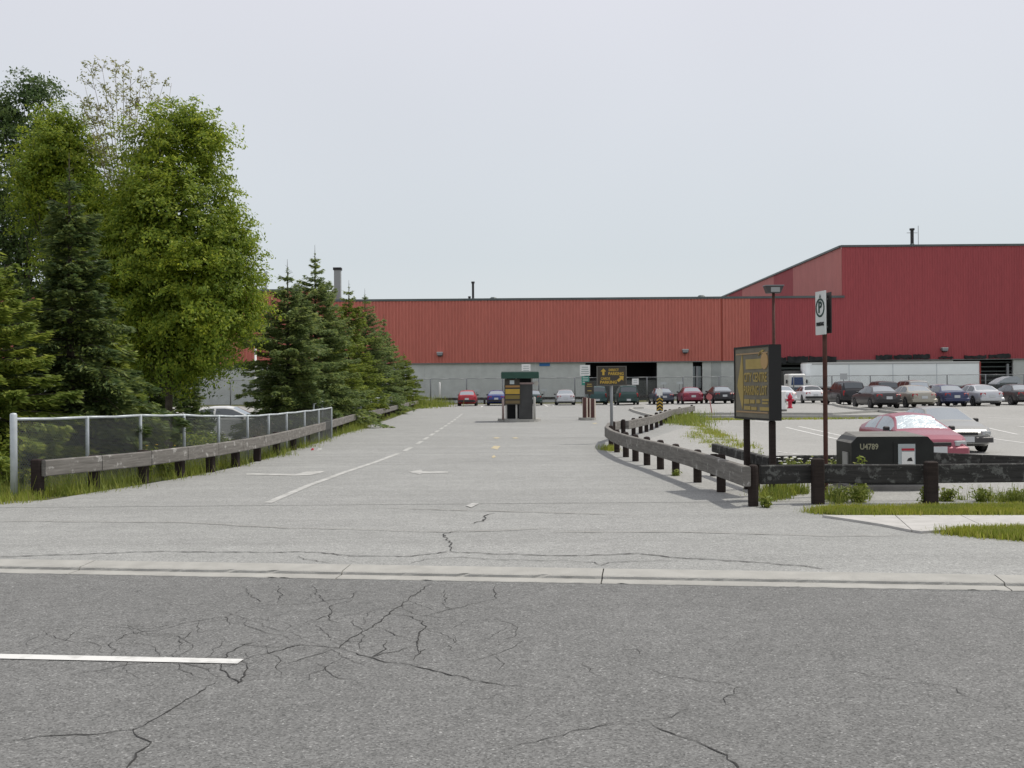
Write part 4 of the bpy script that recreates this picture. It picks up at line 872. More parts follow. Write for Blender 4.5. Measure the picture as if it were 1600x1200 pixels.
MB().box((wd * 0.185, -0.014, hh * 0.765), (0.20, 0.008, 0.035)).build('label_red', M_RED, ub); MB().prism([(wd * 0.185 - 0.02, hh * 0.55), (wd * 0.185 + 0.07, hh * 0.55), (wd * 0.185 + 0.05, hh * 0.62), (wd * 0.185, hh * 0.60)], -0.022, -0.018).build('label_mark', M_BLACK, ub)
MB().box((0.02, -0.006, hh * 0.52), (0.012, 0.012, hh * 0.75)).build('door_seam', M_BLACK, ub); MB().box((-wd / 2 - 0.012, dd * 0.35, hh * 0.5), (0.02, 0.3, 0.35)).build('side_label', mat('side_plate', (0.34, 0.34, 0.33), 0.6), ub)

# ------------------------------------------------------------------ pay booth on its island
p = gp(812, 657.5); kb = FPX / p.y
def island(name, label, px0, px1, pyf, depth, h=0.13):
    a, b = gp(px0, pyf), gp(px1, pyf); x0, x1, y0 = a.x, b.x, a.y; r = depth / 2; pts = []
    for k in range(9): t_ = math.pi / 2 + math.pi * k / 8; pts.append((x0 + r * 0.35 + r * 0.35 * math.cos(t_), y0 + r + r * math.sin(t_)))
    for k in range(9): t_ = -math.pi / 2 + math.pi * k / 8; pts.append((x1 - r * 0.35 + r * 0.35 * math.cos(t_), y0 + r + r * math.sin(t_)))
    z = zg(x0, y0); root = bpy.data.objects.new(name, None); COL.objects.link(root); struct(root); root.location = (x0, y0, z); pts = [(x - x0, y - y0) for x, y in pts]
    MB().prism(pts, -0.05, h, 'z').build('kerb_edge', M_CONC, root); return root, x0, x1, y0, z
isl = island('booth_island', '', 777, 847, 660, 3.4)
bz = isl[4] + 0.13; by = isl[3] + 0.35
def bpx(px, py): q = at(px, py, by); return q.x, q.z
x0, _ = bpx(786, 650); x1, _ = bpx(834, 650); bc = (x0 + x1) / 2
bt = thing('pay_booth', 'parking pay booth with flat green roof and brown and yellow panel', 'booth', (bc, by, bz)); rel = lambda px, py: (bpx(px, py)[0] - bc, bpx(px, py)[1] - bz)
xa, zr1 = rel(783, 581.5); xb, zr0 = rel(842, 591); DB = 1.9
MB().cbox(((xa + xb) / 2, DB / 2 - 0.05, (zr0 + zr1) / 2), (xb - xa, DB + 0.5, zr1 - zr0), 0.03).build('roof', M_GREENR, bt)
MB().box(((xa + xb) / 2, DB / 2 - 0.05, zr1 + 0.025), (xb - xa - 0.04, DB + 0.46, 0.05)).build('roof_edge', mat('roof_edge_grey', (0.33, 0.36, 0.34), 0.6), bt)
def bpart(name, m, ax, ay, bx_, by_, y0, dep): a, b = rel(ax, ay), rel(bx_, by_); return MB().box(((a[0] + b[0]) / 2, y0 + dep / 2, (a[1] + b[1]) / 2), (b[0] - a[0], dep, a[1] - b[1])).build(name, m, bt)
M_BOOTHG = mat('booth_dark_grey', (0.055, 0.055, 0.055), 0.6, var=0.15)
bpart('pay_machine', M_BOOTHG, 810.5, 600.5, 832.5, 655.2, 0, 0.8); bpart('machine_ledge', mat('ledge_pink', (0.30, 0.22, 0.21), 0.7), 809.5, 597.6, 833.5, 600.3, -0.04, 0.9)
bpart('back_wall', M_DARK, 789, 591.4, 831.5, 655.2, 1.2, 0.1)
for ax in (789.2, 805.2): bpart('pillar', mat('pillar_pale', (0.46, 0.45, 0.42), 0.7), ax, 591.3, ax + 3.2, 655.2, 0.0, 0.12)
bpart('pillar', MATS['pillar_pale'], 829.8, 591.3, 832.2, 597.4, 0.1, 0.1)
bpart('upper_panel', M_BROWN, 788.3, 592.5, 812, 600.8, -0.06, 0.05); bpart('small_plate', mat('plate_pale', (0.55, 0.62, 0.64), 0.5), 796.5, 594.3, 803.5, 600.2, -0.075, 0.012)
bpart('notice_board', M_BROWN, 788, 601, 813.5, 632, -0.07, 0.06)
for (y0_, y1_, m_) in ((602.3, 605.3, mat('board_orange', (0.36, 0.20, 0.07), 0.6)), (608, 615.5, M_YEL), (617.5, 623.3, mat('board_olive', (0.22, 0.165, 0.045), 0.6)), (626, 630.5, mat('board_brown', (0.17, 0.125, 0.06), 0.6))): bpart('notice_stripe', m_, 789.6, y0_, 812, y1_, -0.082, 0.011)
MB().lathe([(0, -0.03), (0.12, -0.03), (0.12, 0), (0, 0)], (rel(838, 599)[0], 0.2, rel(838, 599)[1]), 16, 'y').build('round_mirror', mat('mirror_pale', (0.52, 0.50, 0.45), 0.4), bt)
MB().path([(rel(833, 599)[0], 0.22, rel(833, 599)[1]), (rel(838, 599)[0], 0.22, rel(838, 599)[1])], 0.02).build('mirror_arm', M_DKMETAL, bt)
for px, col, lab, g_ in ((786, mat('post_pinkish', (0.36, 0.28, 0.26), 0.7), 'pinkish bollard at left end of pay booth island', 622), (834.8, MATS['pillar_pale'], 'pale thin bollard at right end of pay booth island', 620)):
    q = rel(px, g_); MB_ = MB().lathe([(0, 0), (0.06, 0), (0.06, q[1] - 0.03), (0.04, q[1]), (0, q[1])], n=12)
    tag(MB_.build('bollard', col, None, True, (bc + q[0], by - 0.12, bz)), lab, 'bollard')
isl2 = island('bollard_island', '', 905.5, 934, 657.2, 1.6)
for px, ytop, dy, lab in ((914, 621, 0.5, 'leftmost brown and cream bollard on the small island'), (919, 622, 0.95, 'middle brown and cream bollard set back on the small island'), (926.5, 623, 0.3, 'rightmost brown and cream bollard on the small island')):
    y_ = isl2[3] + dy; a = at(px, ytop, y_); hgt = a.z - isl2[4] - 0.13; r = thing('bollard', lab, 'bollard', (a.x, y_, isl2[4] + 0.13), R(-18), 'bollards on the small island')
    MB().cbox((0, 0, hgt / 2), (0.19, 0.19, hgt), 0.015).build('core', mat('bollard_brown', (0.11, 0.05, 0.045), 0.7, var=0.2), r)
    for sg in (-1, 1): MB().box((sg * 0.10, 0, hgt / 2 - 0.01), (0.025, 0.20, hgt - 0.03)).build('cheek', mat('bollard_cream', (0.50, 0.44, 0.38), 0.7), r)
# lot median and kerbs
def kerb_line(name, pts, wd=0.16, h=0.12):
    P = [gp(*q) for q in pts]; vs_, fs = [], []
    for i, p in enumerate(P):
        d = P[min(i + 1, len(P) - 1)] - P[max(i - 1, 0)]; d.z = 0; d.normalize(); nrm = Vector((-d.y, d.x, 0)) * wd / 2
        for o_, z in ((-1, -0.05), (-0.9, h), (0.9, h), (1, -0.05)): q = p + nrm * o_; vs_.append((q.x, q.y, p.z + z))
    for i in range(len(P) - 1):
        for k in range(3): a = i * 4 + k; fs.append((a, a + 1, a + 5, a + 4))
    fs += [(0, 1, 2, 3), tuple(range(len(P) * 4 - 4, len(P) * 4))]; return struct(MB().add(vs_, fs).build(name, M_CONC))
kerb_line('median_kerb', [(1088, 653.4), (1150, 653.2), (1230, 653), (1310, 652.6), (1395, 652), (1412, 648.5), (1400, 645), (1375, 643.4)], 0.22, 0.14)
kerb_line('median_kerb', [(1075, 648.5), (1150, 648), (1230, 647), (1300, 645.8), (1375, 643.2)], 0.2, 0.12)
kerb_line('lot_kerb', [(1030, 654.5), (1010, 649.5), (993, 644.5), (985, 641), (988, 639.4), (1004, 638.6)], 0.22, 0.14)
kerb_line('lot_kerb', [(1303, 633.2), (1312, 636), (1335, 639.5), (1360, 642), (1385, 642.4), (1420, 641.8)], 0.25, 0.14)
# hydrant and white cabinet
p = gp(1234.5, 638); hy = thing('fire_hydrant', 'red fire hydrant beside white cabinet on the median', 'hydrant', (p.x, p.y, p.z)); M_HY = mat('hydrant_red', (0.45, 0.02, 0.05), 0.5)
MB().lathe([(0, 0), (0.17, 0), (0.17, 0.06), (0.12, 0.08), (0.12, 0.62), (0.16, 0.64), (0.16, 0.70), (0.12, 0.80), (0.05, 0.88), (0.04, 0.96), (0, 0.97)], n=14).build('barrel', M_HY, hy, True)
for sg in (-1, 1): MB().lathe([(0, 0), (0.075, 0), (0.075, 0.12), (0.05, 0.15), (0, 0.15)], (sg * 0.1 if sg > 0 else -0.25, 0, 0.52), 10, 'x').build('outlet', M_HY, hy)
MB().lathe([(0, -0.24), (0.09, -0.24), (0.09, -0.10)], (0, 0, 0.45), 10, 'y').build('front_outlet', M_HY, hy)
p = gp(1219, 643); cb = thing('white_cabinet', 'white metal service cabinet half hidden behind big brown sign', 'cabinet', (p.x, p.y, p.z))
sc2 = FPX / p.y; hb = 31 / sc2; MB().cbox((0, 0.35, hb / 2 + 0.06), (19 / sc2, 0.7, hb - 0.06), 0.03).build('cabinet', M_WHITE, cb); MB().box((0, 0.35, 0.05), (20.5 / sc2, 0.8, 0.14)).build('plinth', M_BOXT, cb); MB().box((0.3, -0.012, hb * 0.55), (0.03, 0.03, 0.22)).build('handle', M_DKMETAL, cb)
# ------------------------------------------------------------------ lamps
p = gp(1210, 640); lp = thing('lot_lamp', 'dark floodlight pole standing behind the big brown sign', 'lamp post', (p.x, p.y, p.z)); zt = at(1210, 458, p.y).z - p.z; k = FPX / p.y
MB().tube((0, 0, -0.1), (0, 0, zt), 0.115, 0.085, 10).build('pole', M_RUST, lp, True)
hd = [(-14.5 / k, 11 / k), (14.5 / k, 11 / k), (10 / k, 0), (-10.5 / k, 0)]; MB().prism([(x, z + zt) for x, z in hd], -0.3, 0.3).build('head', mat('lamp_head', (0.06, 0.055, 0.055), 0.5), lp)
MB().box((1.2 / k, -0.31, zt + 5 / k), (14 / k, 0.04, 7.5 / k), 0, 0, 0).build('lens', mat('lamp_lens', (0.30, 0.31, 0.31), 0.25), lp); MB().box((0, 0, zt + 11.6 / k), (30 / k, 0.7, 0.05)).build('visor', M_GREYM, lp)
Y_ = 78.0; q0 = at(399, 541, Y_); gz = zg(q0.x, Y_); lp = thing('lot_lamp', 'slim white lamp post showing left of the spruces', 'lamp post', (q0.x, Y_, gz)); hh_ = q0.z - gz
MB().tube((0, 0, -0.1), (0, 0, hh_), 0.10, 0.08, 8).build('pole', M_WHITE, lp, True); MB().cbox((-0.22, 0, hh_ + 0.05), (0.72, 0.4, 0.22), 0.04).build('head', M_WHITE, lp)

# ------------------------------------------------------------------ vehicles
def pw(pts, y):                                # piecewise linear, pts sorted by y
    return interp(pts, y)
CAR = {
 'sedan': dict(L=4.5, W=1.70, top=[(-2.25, .80), (-2.18, .93), (-1.55, 1.0), (-1.50, 1.02), (-0.95, 1.34), (-0.55, 1.40), (0.0, 1.405), (0.30, 1.36), (1.05, .97), (1.12, .95), (1.9, .82), (2.15, .73), (2.25, .62)],
               belt=[(-2.25, .72), (-2.1, .88), (-1.0, .92), (0.5, .89), (1.1, .87), (2.0, .74), (2.25, .55)], cowl=1.05, rf=0.27, rr=-0.92, deck=-1.52, doors=[(-1.25, -0.42), (-0.34, 0.80)], wheels=(1.38, -1.30), wroof=.57, r=.31),
 'coupe': dict(L=4.05, W=1.68, top=[(-2.02, .80), (-1.95, .95), (-1.62, 1.02), (-1.56, 1.05), (-0.85, 1.30), (-0.35, 1.345), (0.05, 1.34), (0.28, 1.29), (0.98, .93), (1.04, .91), (1.7, .80), (1.95, .70), (2.02, .58)],
               belt=[(-2.02, .72), (-1.85, .88), (-0.8, .88), (0.5, .85), (1.0, .84), (1.8, .70), (2.02, .52)], cowl=0.98, rf=0.26, rr=-0.84, deck=-1.58, doors=[(-1.30, -0.42), (-0.33, 0.74)], wheels=(1.28, -1.28), wroof=.55, r=.30),
 'van':   dict(L=4.75, W=1.86, top=[(-2.37, .90), (-2.33, 1.02), (-2.28, 1.06), (-2.02, 1.64), (-1.85, 1.72), (-1.0, 1.77), (0.3, 1.74), (0.62, 1.66), (1.42, 1.08), (1.50, 1.05), (2.1, .90), (2.30, .76), (2.37, .64)],
               belt=[(-2.37, .80), (-2.25, 1.0), (-1.0, 1.02), (0.6, .99), (1.4, .96), (2.1, .80), (2.37, .56)], cowl=1.42, rf=0.60, rr=-2.02, deck=-2.29, doors=[(-2.0, -1.15), (-1.07, -0.12), (-0.03, 1.1)], wheels=(1.48, -1.42), wroof=.66, r=.33),
 'suv':   dict(L=4.3, W=1.76, top=[(-2.15, .95), (-2.12, 1.06), (-2.08, 1.10), (-1.86, 1.60), (-1.7, 1.68), (-0.8, 1.71), (0.0, 1.70), (0.22, 1.64), (0.86, 1.12), (0.94, 1.09), (1.8, 1.02), (2.06, .92), (2.15, .72)],
               belt=[(-2.15, .85), (-2.05, 1.03), (-0.8, 1.04), (0.5, 1.02), (0.9, 1.00), (1.9, .92), (2.15, .66)], cowl=0.86, rf=0.20, rr=-1.86, deck=-2.09, doors=[(-1.82, -1.12), (-1.04, -0.32), (-0.24, 0.62)], wheels=(1.32, -1.28), wroof=.64, r=.36),
 'hatch': dict(L=3.95, W=1.66, top=[(-1.97, .84), (-1.94, .96), (-1.86, 1.0), (-1.45, 1.32), (-1.2, 1.39), (-0.4, 1.43), (0.15, 1.41), (0.40, 1.35), (1.10, .97), (1.17, .95), (1.7, .84), (1.90, .72), (1.97, .60)],
               belt=[(-1.97, .74), (-1.85, .92), (-0.8, .93), (0.5, .90), (1.1, .87), (1.8, .74), (1.97, .55)], cowl=1.10, rf=0.38, rr=-1.43, deck=-1.88, doors=[(-1.38, -0.50), (-0.42, 0.84)], wheels=(1.22, -1.22), wroof=.57, r=.29)}
def car_meshes(kind):
    c = CAR[kind]; L, W = c['L'], c['W']; hl = L / 2; H = max(z for _, z in c['top'])
    ys = set([y for y, _ in c['top']] + list(np.linspace(-hl, hl, 30)) + [c['cowl'] + .03, c['cowl'] - .05, c['rf'], c['rf'] + .06, c['rr'], c['rr'] - .06, c['deck'], c['deck'] + .06])
    for a, b in c['doors']: ys |= {a, b}
    ys = sorted(round(float(y), 3) for y in ys); ys = [y for i, y in enumerate(ys) if i == 0 or y - ys[i - 1] > 0.018]
    FS = [0.10, 0.38, 0.66, 0.90]              # side glass fractions between belt and roof edge
    FT = [0.08, 0.40, 0.70]
    rows = None; grid = []
    for y in ys:
        t = abs(y) / hl; end = S(0.80, 1.0, t); wb = W / 2 * (1 - 0.05 * t * t - 0.16 * end * end)
        zt = pw(c['top'], y); zb_ = min(pw(c['belt'], y), zt - 0.02); cf = max(0.0, min(1.0, (zt - zb_ - 0.10) / (H - 0.97 - 0.10)))
        we = (wb - 0.07) * (1 - cf) + c['wroof'] * cf; ze = zt - 0.025 - 0.03 * cf
        ze = max(ze, zb_ + 0.004); zlow = 0.19 + 0.10 * end + (0.06 if y < -hl + 0.5 else 0)
        half = [(0.0, zlow), (wb * 0.88, zlow), (wb * 0.985, zlow + 0.07), (wb + 0.018, 0.42 + 0.04 * end), (wb + 0.02, 0.56), (wb + 0.008, zb_ - 0.06 if zb_ - 0.06 > 0.57 else 0.5 * (0.57 + zb_)), (wb - 0.012, zb_)]
        for f in FS: half.append((wb - 0.012 + (we - wb + 0.012) * f + 0.025 * cf * math.sin(math.pi * f), zb_ + (ze - zb_) * f))
        half.append((we, ze)); crown = zt
        for f in FT: half.append((we * (1 - f), ze + (crown - ze) * (1 - (1 - f) ** 2)))
        half.append((0.0, crown))
        full = [(-x, z) for x, z in half[::-1]][:-1] + half[:0] if False else half + [(-x, z) for x, z in half[-2:0:-1]]
        grid.append([(x, y, z) for x, z in full])
    nh = 7 + len(FS) + 1 + len(FT) + 1; n = len(grid[0])
    parts = {}
    def cls(i, j):
        ym = (ys[i] + ys[i + 1]) / 2; jj = j if j < nh - 1 else n - 1 - j; side = 'a' if j < nh - 1 else 'b'   # jj: cell index from bottom
        # cells: 6..9 belt->edge (6: lower frame, 7,8: glass .10-.66, 9: .66-.90, 10: frame), then top cells
        if 7 <= jj <= 9:
            zt, zb2 = pw(c['top'], ym), pw(c['belt'], ym)
            if zt - zb2 > 0.16:
                for k, (a, b) in enumerate(c['doors']):
                    if a < ym < b: return 'side_window_%d%s' % (k, side)
        if jj >= 12:
            if c['rf'] + 0.02 < ym < c['cowl'] - 0.04: return 'windshield'
            if c['deck'] + 0.05 < ym < c['rr'] - 0.02: return 'rear_window'
        return 'body'
    for i in range(len(ys) - 1):
        for j in range(n):
            k = cls(i, j); mb = parts.setdefault(k, MB()); a, b = (j, (j + 1) % n)
            q = [grid[i][a], grid[i][b], grid[i + 1][b], grid[i + 1][a]]
            mb.add(q, [(0, 1, 2, 3)])
    parts['body'].add(grid[0], [tuple(range(n))]); parts['body'].add(grid[-1], [tuple(range(n))])
    out = {}
    for k, mb in parts.items():
        me = bpy.data.meshes.new(k); me.from_pydata(mb.v, [], mb.f); bm = bmesh.new(); bm.from_mesh(me); bmesh.ops.remove_doubles(bm, verts=bm.verts, dist=0.0008); bmesh.ops.recalc_face_normals(bm, faces=bm.faces); bm.to_mesh(me); bm.free()
        if k != 'body':                        # make sure panes face outward
            me.update(); s_ = sum((Vector(p.center) - Vector((0, 0, 0.8))).dot(p.normal) for p in me.polygons)
            if s_ < 0: me.flip_normals()
        me.polygons.foreach_set('use_smooth', [True] * len(me.polygons)); out[k] = me
    try: out['body'].set_sharp_from_angle(angle=R(32))
    except Exception: pass
    # small parts
    wbf = W / 2
    def mk(nm, mb, sm=False): out[nm] = mb.mesh(nm, sm)
    r = c['r']
    mk('tyre', MB().lathe([(r * .62, -.085), (r * .93, -.095), (r, -.06), (r, .06), (r * .93, .095), (r * .62, .085), (r * .62, -.085)], n=22, axis='x'), True)
    mk('rim', MB().lathe([(0, .055), (r * .18, .06), (r * .2, .035), (r * .5, .04), (r * .6, .075), (r * .64, .07), (r * .64, -.07), (0, -.07)], n=18, axis='x'), True)
    mk('wheel_arch', MB().lathe([(0, -.01), (r * 1.17, -.01), (r * 1.17, .0), (0, .0)], n=22, axis='x'))
    zf, zr = 0.60 * H / 1.4, 0.80 * H / 1.4
    if kind in ('van', 'suv'): zr = 0.95
    mk('headlight', MB().cbox((0, 0, 0), (0.34, 0.16, 0.13), 0.025)); mk('tail_light', MB().cbox((0, 0, 0), (0.34 if kind in ('sedan', 'coupe') else 0.16, 0.14, 0.15 if kind in ('sedan', 'coupe') else 0.34), 0.02))
    mk('bumper', MB().cbox((0, 0, 0), (W * 0.93, 0.20, 0.19), 0.045)); mk('number_plate', MB().box((0, 0, 0), (0.36, 0.02, 0.17))); mk('grille', MB().cbox((0, 0, 0), (0.62, 0.06, 0.09), 0.01)); mk('mirror', MB().cbox((0, 0, 0), (0.17, 0.10, 0.12), 0.025))
    return out
CM = {}
def paintmat(name, col, metal=0.2):
    if name in MATS: return MATS[name]
    m = mat(name, col, 0.32, metal=metal, spec=0.5, coat=0.25, var=0.05, vscale=2); return m
def car(label, kind, x, y, rz, paint_, z=None, glass=None, bumper=None, detail=True, wglass=None, cat='car', group='cars parked in the lot', sglass=None):
    if kind not in CM: CM[kind] = car_meshes(kind)
    cm, c = CM[kind], CAR[kind]; hl = c['L'] / 2; W = c['W']; H = max(q for _, q in c['top'])
    ca, sa_ = math.cos(rz), math.sin(rz); zz = zg(x, y) + 0.006 if z is None else z
    root = thing({'van': 'parked_van', 'suv': 'parked_suv'}.get(kind, 'parked_car'), label, cat, (x, y, zz), rz, group)
    gl = glass or M_GLASS
    for k, me in cm.items():
        if k == 'body': link('body', me, paint_, root)
        elif k == 'windshield': link('windshield', me, wglass or gl, root)
        elif k == 'rear_window': link('rear_window', me, gl, root)
        elif k.startswith('side_window'): link('side_window', me, sglass or M_GLASSD, root)
    for yw in c['wheels']:
        for sg in (-1, 1):
            t = abs(yw) / hl; wb = W / 2 * (1 - 0.05 * t * t) + 0.02; rot = (0, 0, 0 if sg > 0 else math.pi)
            link('wheel_arch', cm['wheel_arch'], M_TRIM, root, (sg * (wb + 0.003), yw, c['r'] + 0.02), rot)
            wh = link('wheel', cm['tyre'], M_TYRE, root, (sg * (wb - 0.075), yw, c['r']), rot); link('rim', cm['rim'], M_RIM, wh, (0.012, 0, 0))
    zf, zr = 0.62 * H / 1.4, 0.80 * H / 1.4
    if kind == 'van': zf, zr = 0.70, 1.0
    if kind == 'suv': zf, zr = 0.80, 0.98
    if kind == 'sedan': zr = 0.80
    bm_ = bumper or paint_
    link('front_bumper', cm['bumper'], bm_, root, (0, hl - 0.055, 0.42)); link('rear_bumper', cm['bumper'], bm_, root, (0, -hl + 0.055, 0.46))
    for sg in (-1, 1):
        link('headlight', cm['headlight'], M_HEAD, root, (sg * (W * 0.335), hl - 0.095, zf), (0, 0, sg * -0.28))
        link('tail_light', cm['tail_light'], M_TAIL, root, (sg * (W * 0.335) if kind in ('sedan', 'coupe') else sg * W * 0.395, -hl + 0.075 + (0.02 if kind in ('sedan', 'coupe') else 0.03), zr - (0.02 if kind in ('sedan', 'coupe') else 0.12)), (0, 0, sg * 0.22))
        link('mirror', cm['mirror'], M_TRIM, root, (sg * (W / 2 + 0.05), c['cowl'] - 0.30, pw(c['belt'], c['cowl'] - 0.3) + 0.09))
    link('grille', cm['grille'], M_TRIM, root, (0, hl - 0.012, zf - 0.02)); link('number_plate', cm['number_plate'], M_PLATE, root, (0, -hl - 0.055 + (0.0), 0.62 if kind not in ('van', 'suv') else 0.46)) if kind in ('van', 'suv') else link('number_plate', cm['number_plate'], M_PLATE, root, (0, -hl - 0.012, 0.64))
    link('number_plate', cm['number_plate'], M_PLATE, root, (0, hl + 0.056, 0.43))
    return root
P_RED = paintmat('paint_red', (0.42, 0.035, 0.05)); P_ROSE = paintmat('paint_faded_red', (0.29, 0.075, 0.105)); P_BLUE = paintmat('paint_blue', (0.02, 0.04, 0.20)); P_TEAL = paintmat('paint_dark_teal', (0.02, 0.065, 0.065)); P_SILV = paintmat('paint_silver', (0.50, 0.51, 0.53), 0.4)
P_GREEN = paintmat('paint_dark_green', (0.015, 0.045, 0.04)); P_NAVY = paintmat('paint_grey_navy', (0.05, 0.06, 0.085)); P_MAR = paintmat('paint_maroon', (0.20, 0.018, 0.045)); P_BLK = paintmat('paint_black', (0.015, 0.015, 0.018)); P_WHT = paintmat('paint_white', (0.72, 0.73, 0.74), 0.0); P_BEIGE = paintmat('paint_beige', (0.33, 0.31, 0.26), 0.4); P_GREY = paintmat('paint_warm_grey', (0.30, 0.30, 0.285), 0.3); P_DKG = paintmat('paint_charcoal', (0.045, 0.043, 0.045)); P_INK = paintmat('paint_ink_blue', (0.03, 0.04, 0.10)); P_WIN = paintmat('paint_wine', (0.16, 0.03, 0.035))
def rear_at(px, py, L):                        # car parked nose-in: its rear wheels stand at this photo pixel
    p = gp(px, py); return p.x, p.y + L / 2 - 0.6
for label, kind, px, py, pnt, gl, bmp in (
    ('bright red car with grey bumper, first of far row by spruces', 'hatch', 730, 634.5, P_RED, M_GLASS, M_TRIM),
    ('dark blue car just left of the pay booth', 'sedan', 776, 634, P_BLUE, M_GLASS, M_TRIM),
    ('dark green car peeping out right of the pay booth', 'sedan', 833, 633.6, P_GREEN, M_GLASS, None),
    ('silver sedan parked between pay booth and bollard island', 'sedan', 884, 633.2, P_SILV, M_GLASS, None),
    ('dark teal hatchback behind the bollards and small brown sign', 'suv', 934, 632.8, P_TEAL, M_GLASSD, None),
    ('dark green minivan before the dark loading bay', 'van', 982, 633, P_GREEN, M_GLASSD, None),
    ('greyish navy sedan behind the chevron marker', 'sedan', 1037, 631.8, P_NAVY, M_GLASS, None),
    ('maroon sedan right of greyish navy one in far row', 'sedan', 1083, 631.2, P_MAR, M_GLASS, None),
    ('black sedan just left of the big brown sign', 'sedan', 1130, 630.6, P_BLK, M_GLASS, None),
    ('white car half hidden by big brown sign and hydrant', 'sedan', 1226, 631.5, P_WHT, M_GLASS, None),
    ('white car with rusty bumper behind the rusty sign post', 'sedan', 1272, 630, P_WHT, M_GLASSD, M_TRIM),
    ('black boxy off-road car before trailer nose', 'suv', 1330, 633, P_BLK, M_GLASSD, M_TRIM),
    ('dark sedan with pale rear window and red lights behind median kerb', 'sedan', 1383, 638, P_DKG, M_GLASS, M_TRIM),
    ('beige sedan standing before middle of the white trailer', 'sedan', 1438, 637, P_BEIGE, M_GLASS, None),
    ('ink blue sedan between beige one and bright silver one', 'sedan', 1491, 635.2, P_INK, M_GLASS, None),
    ('bright silver sedan below right end of white trailer', 'sedan', 1543, 634.5, P_SILV, M_GLASS, None),
    ('dark sedan cut by right edge of picture', 'sedan', 1602, 633, P_DKG, M_GLASS, None)):
    x_, y_ = rear_at(px, py, CAR[kind]['L']); car(label, kind, x_, y_, R(random.uniform(-1.5, 1.5)), pnt, glass=gl, bumper=bmp)
for label, kind, px, Y, pnt, gl in (('charcoal car with pale roof behind ink blue sedan', 'hatch', 1466, 88, P_SILV, M_GLASS), ('wine red car behind the bright silver sedan', 'sedan', 1519, 88, P_WIN, M_GLASS), ('dark estate car in second row behind charcoal sedan', 'suv', 1375, 84, P_DKG, M_GLASSD), ('warm grey car in second row behind beige sedan', 'van', 1421, 86, P_GREY, M_GLASS)):
    q = at(px, 620, Y); car(label, kind, q.x, Y, R(random.uniform(-1, 1)), pnt, glass=gl)
car('faded red coupe with foil sunshade facing us behind utility box', 'coupe', 11.05, 29.4, R(180.5), P_ROSE, wglass=M_FOIL, sglass=M_GLASSM)
car('silver grey sedan parked beyond the faded red coupe', 'sedan', 13.95, 34.6, R(180), P_GREY, bumper=P_DKG, sglass=M_GLASSM)
car('white sedan seen side on behind left chain link fence', 'sedan', -11.4, 42.5, R(-90), P_WHT)
car('second white car deeper under the left trees', 'sedan', -17.6, 50, R(-84), P_WHT)
# trailer
TY = 109.0; a, b = at(1258, 566.5, TY), at(1532, 565, TY); x0, x1 = a.x, b.x; zt = a.z; tr = thing('white_trailer', 'long white box trailer with rounded front parked at the docks', 'trailer', ((x0 + x1) / 2, TY, zg(x0, TY))); z0 = tr.location.z; hx = (x1 - x0) / 2; top = zt - z0
nose = [(-hx + 1.6 - 1.6 * math.cos(t_) ** 0.6 if True else 0, 0.0 + (1.3 - 1.3 * math.sin(t_))) for t_ in np.linspace(0.0, math.pi / 2, 8)]
out = [(hx, 0), (hx, 2.6), (-hx + 0.5, 2.6), (-hx + 0.18, 2.3), (-hx, 1.7), (-hx, 0.9), (-hx + 0.18, 0.3), (-hx + 0.5, 0)]
MB().prism(out, 1.15, top - 0.12, 'z').build('box', M_TRAILER, tr); ins = [(x * 0.995, 0.04 + y * 0.97) for x, y in out]; MB().prism(ins, top - 0.119, top, 'z').build('roof_cap', mat('trailer_cap', (0.55, 0.55, 0.53), 0.5), tr)
MB().box((0.3, -0.02, top - 0.16), (2 * hx - 0.8, 0.05, 0.12)).build('top_rail', mat('trailer_rail', (0.42, 0.43, 0.43), 0.5), tr); MB().box((0.3, -0.02, 1.2), (2 * hx - 0.8, 0.05, 0.14)).build('bottom_rail', MATS['trailer_rail'], tr)
for k in range(1, 4): MB().box((-hx + 2 * hx * k / 4, -0.012, (top + 1.1) / 2), (0.05, 0.03, top - 1.5)).build('side_post', mat('trailer_joint', (0.48, 0.52, 0.55), 0.5), tr)
MB().box((hx - 0.06, -0.02, (top + 1.1) / 2), (0.14, 0.06, top - 1.2)).build('corner_post', mat('trailer_rear', (0.30, 0.06, 0.05), 0.6), tr)
wt = MB().lathe([(0.2, -.13), (0.5, -.14), (0.52, -.1), (0.52, .1), (0.5, .14), (0.2, .13)], n=18, axis='y').mesh('tyre', True)
for xw in (hx - 1.6, hx - 2.9):
    for yw in (0.2, 2.4): link('wheel', wt, M_TYRE, tr, (xw, yw, 0.52))
MB().box((hx - 2.2, 1.3, 0.9), (2.8, 1.2, 0.5)).build('bogie', M_TRIM, tr)
for yw in (0.5, 2.1): MB().box((-hx + 3.0, yw, 0.58), (0.16, 0.16, 1.16)).build('landing_leg', M_TRIM, tr)
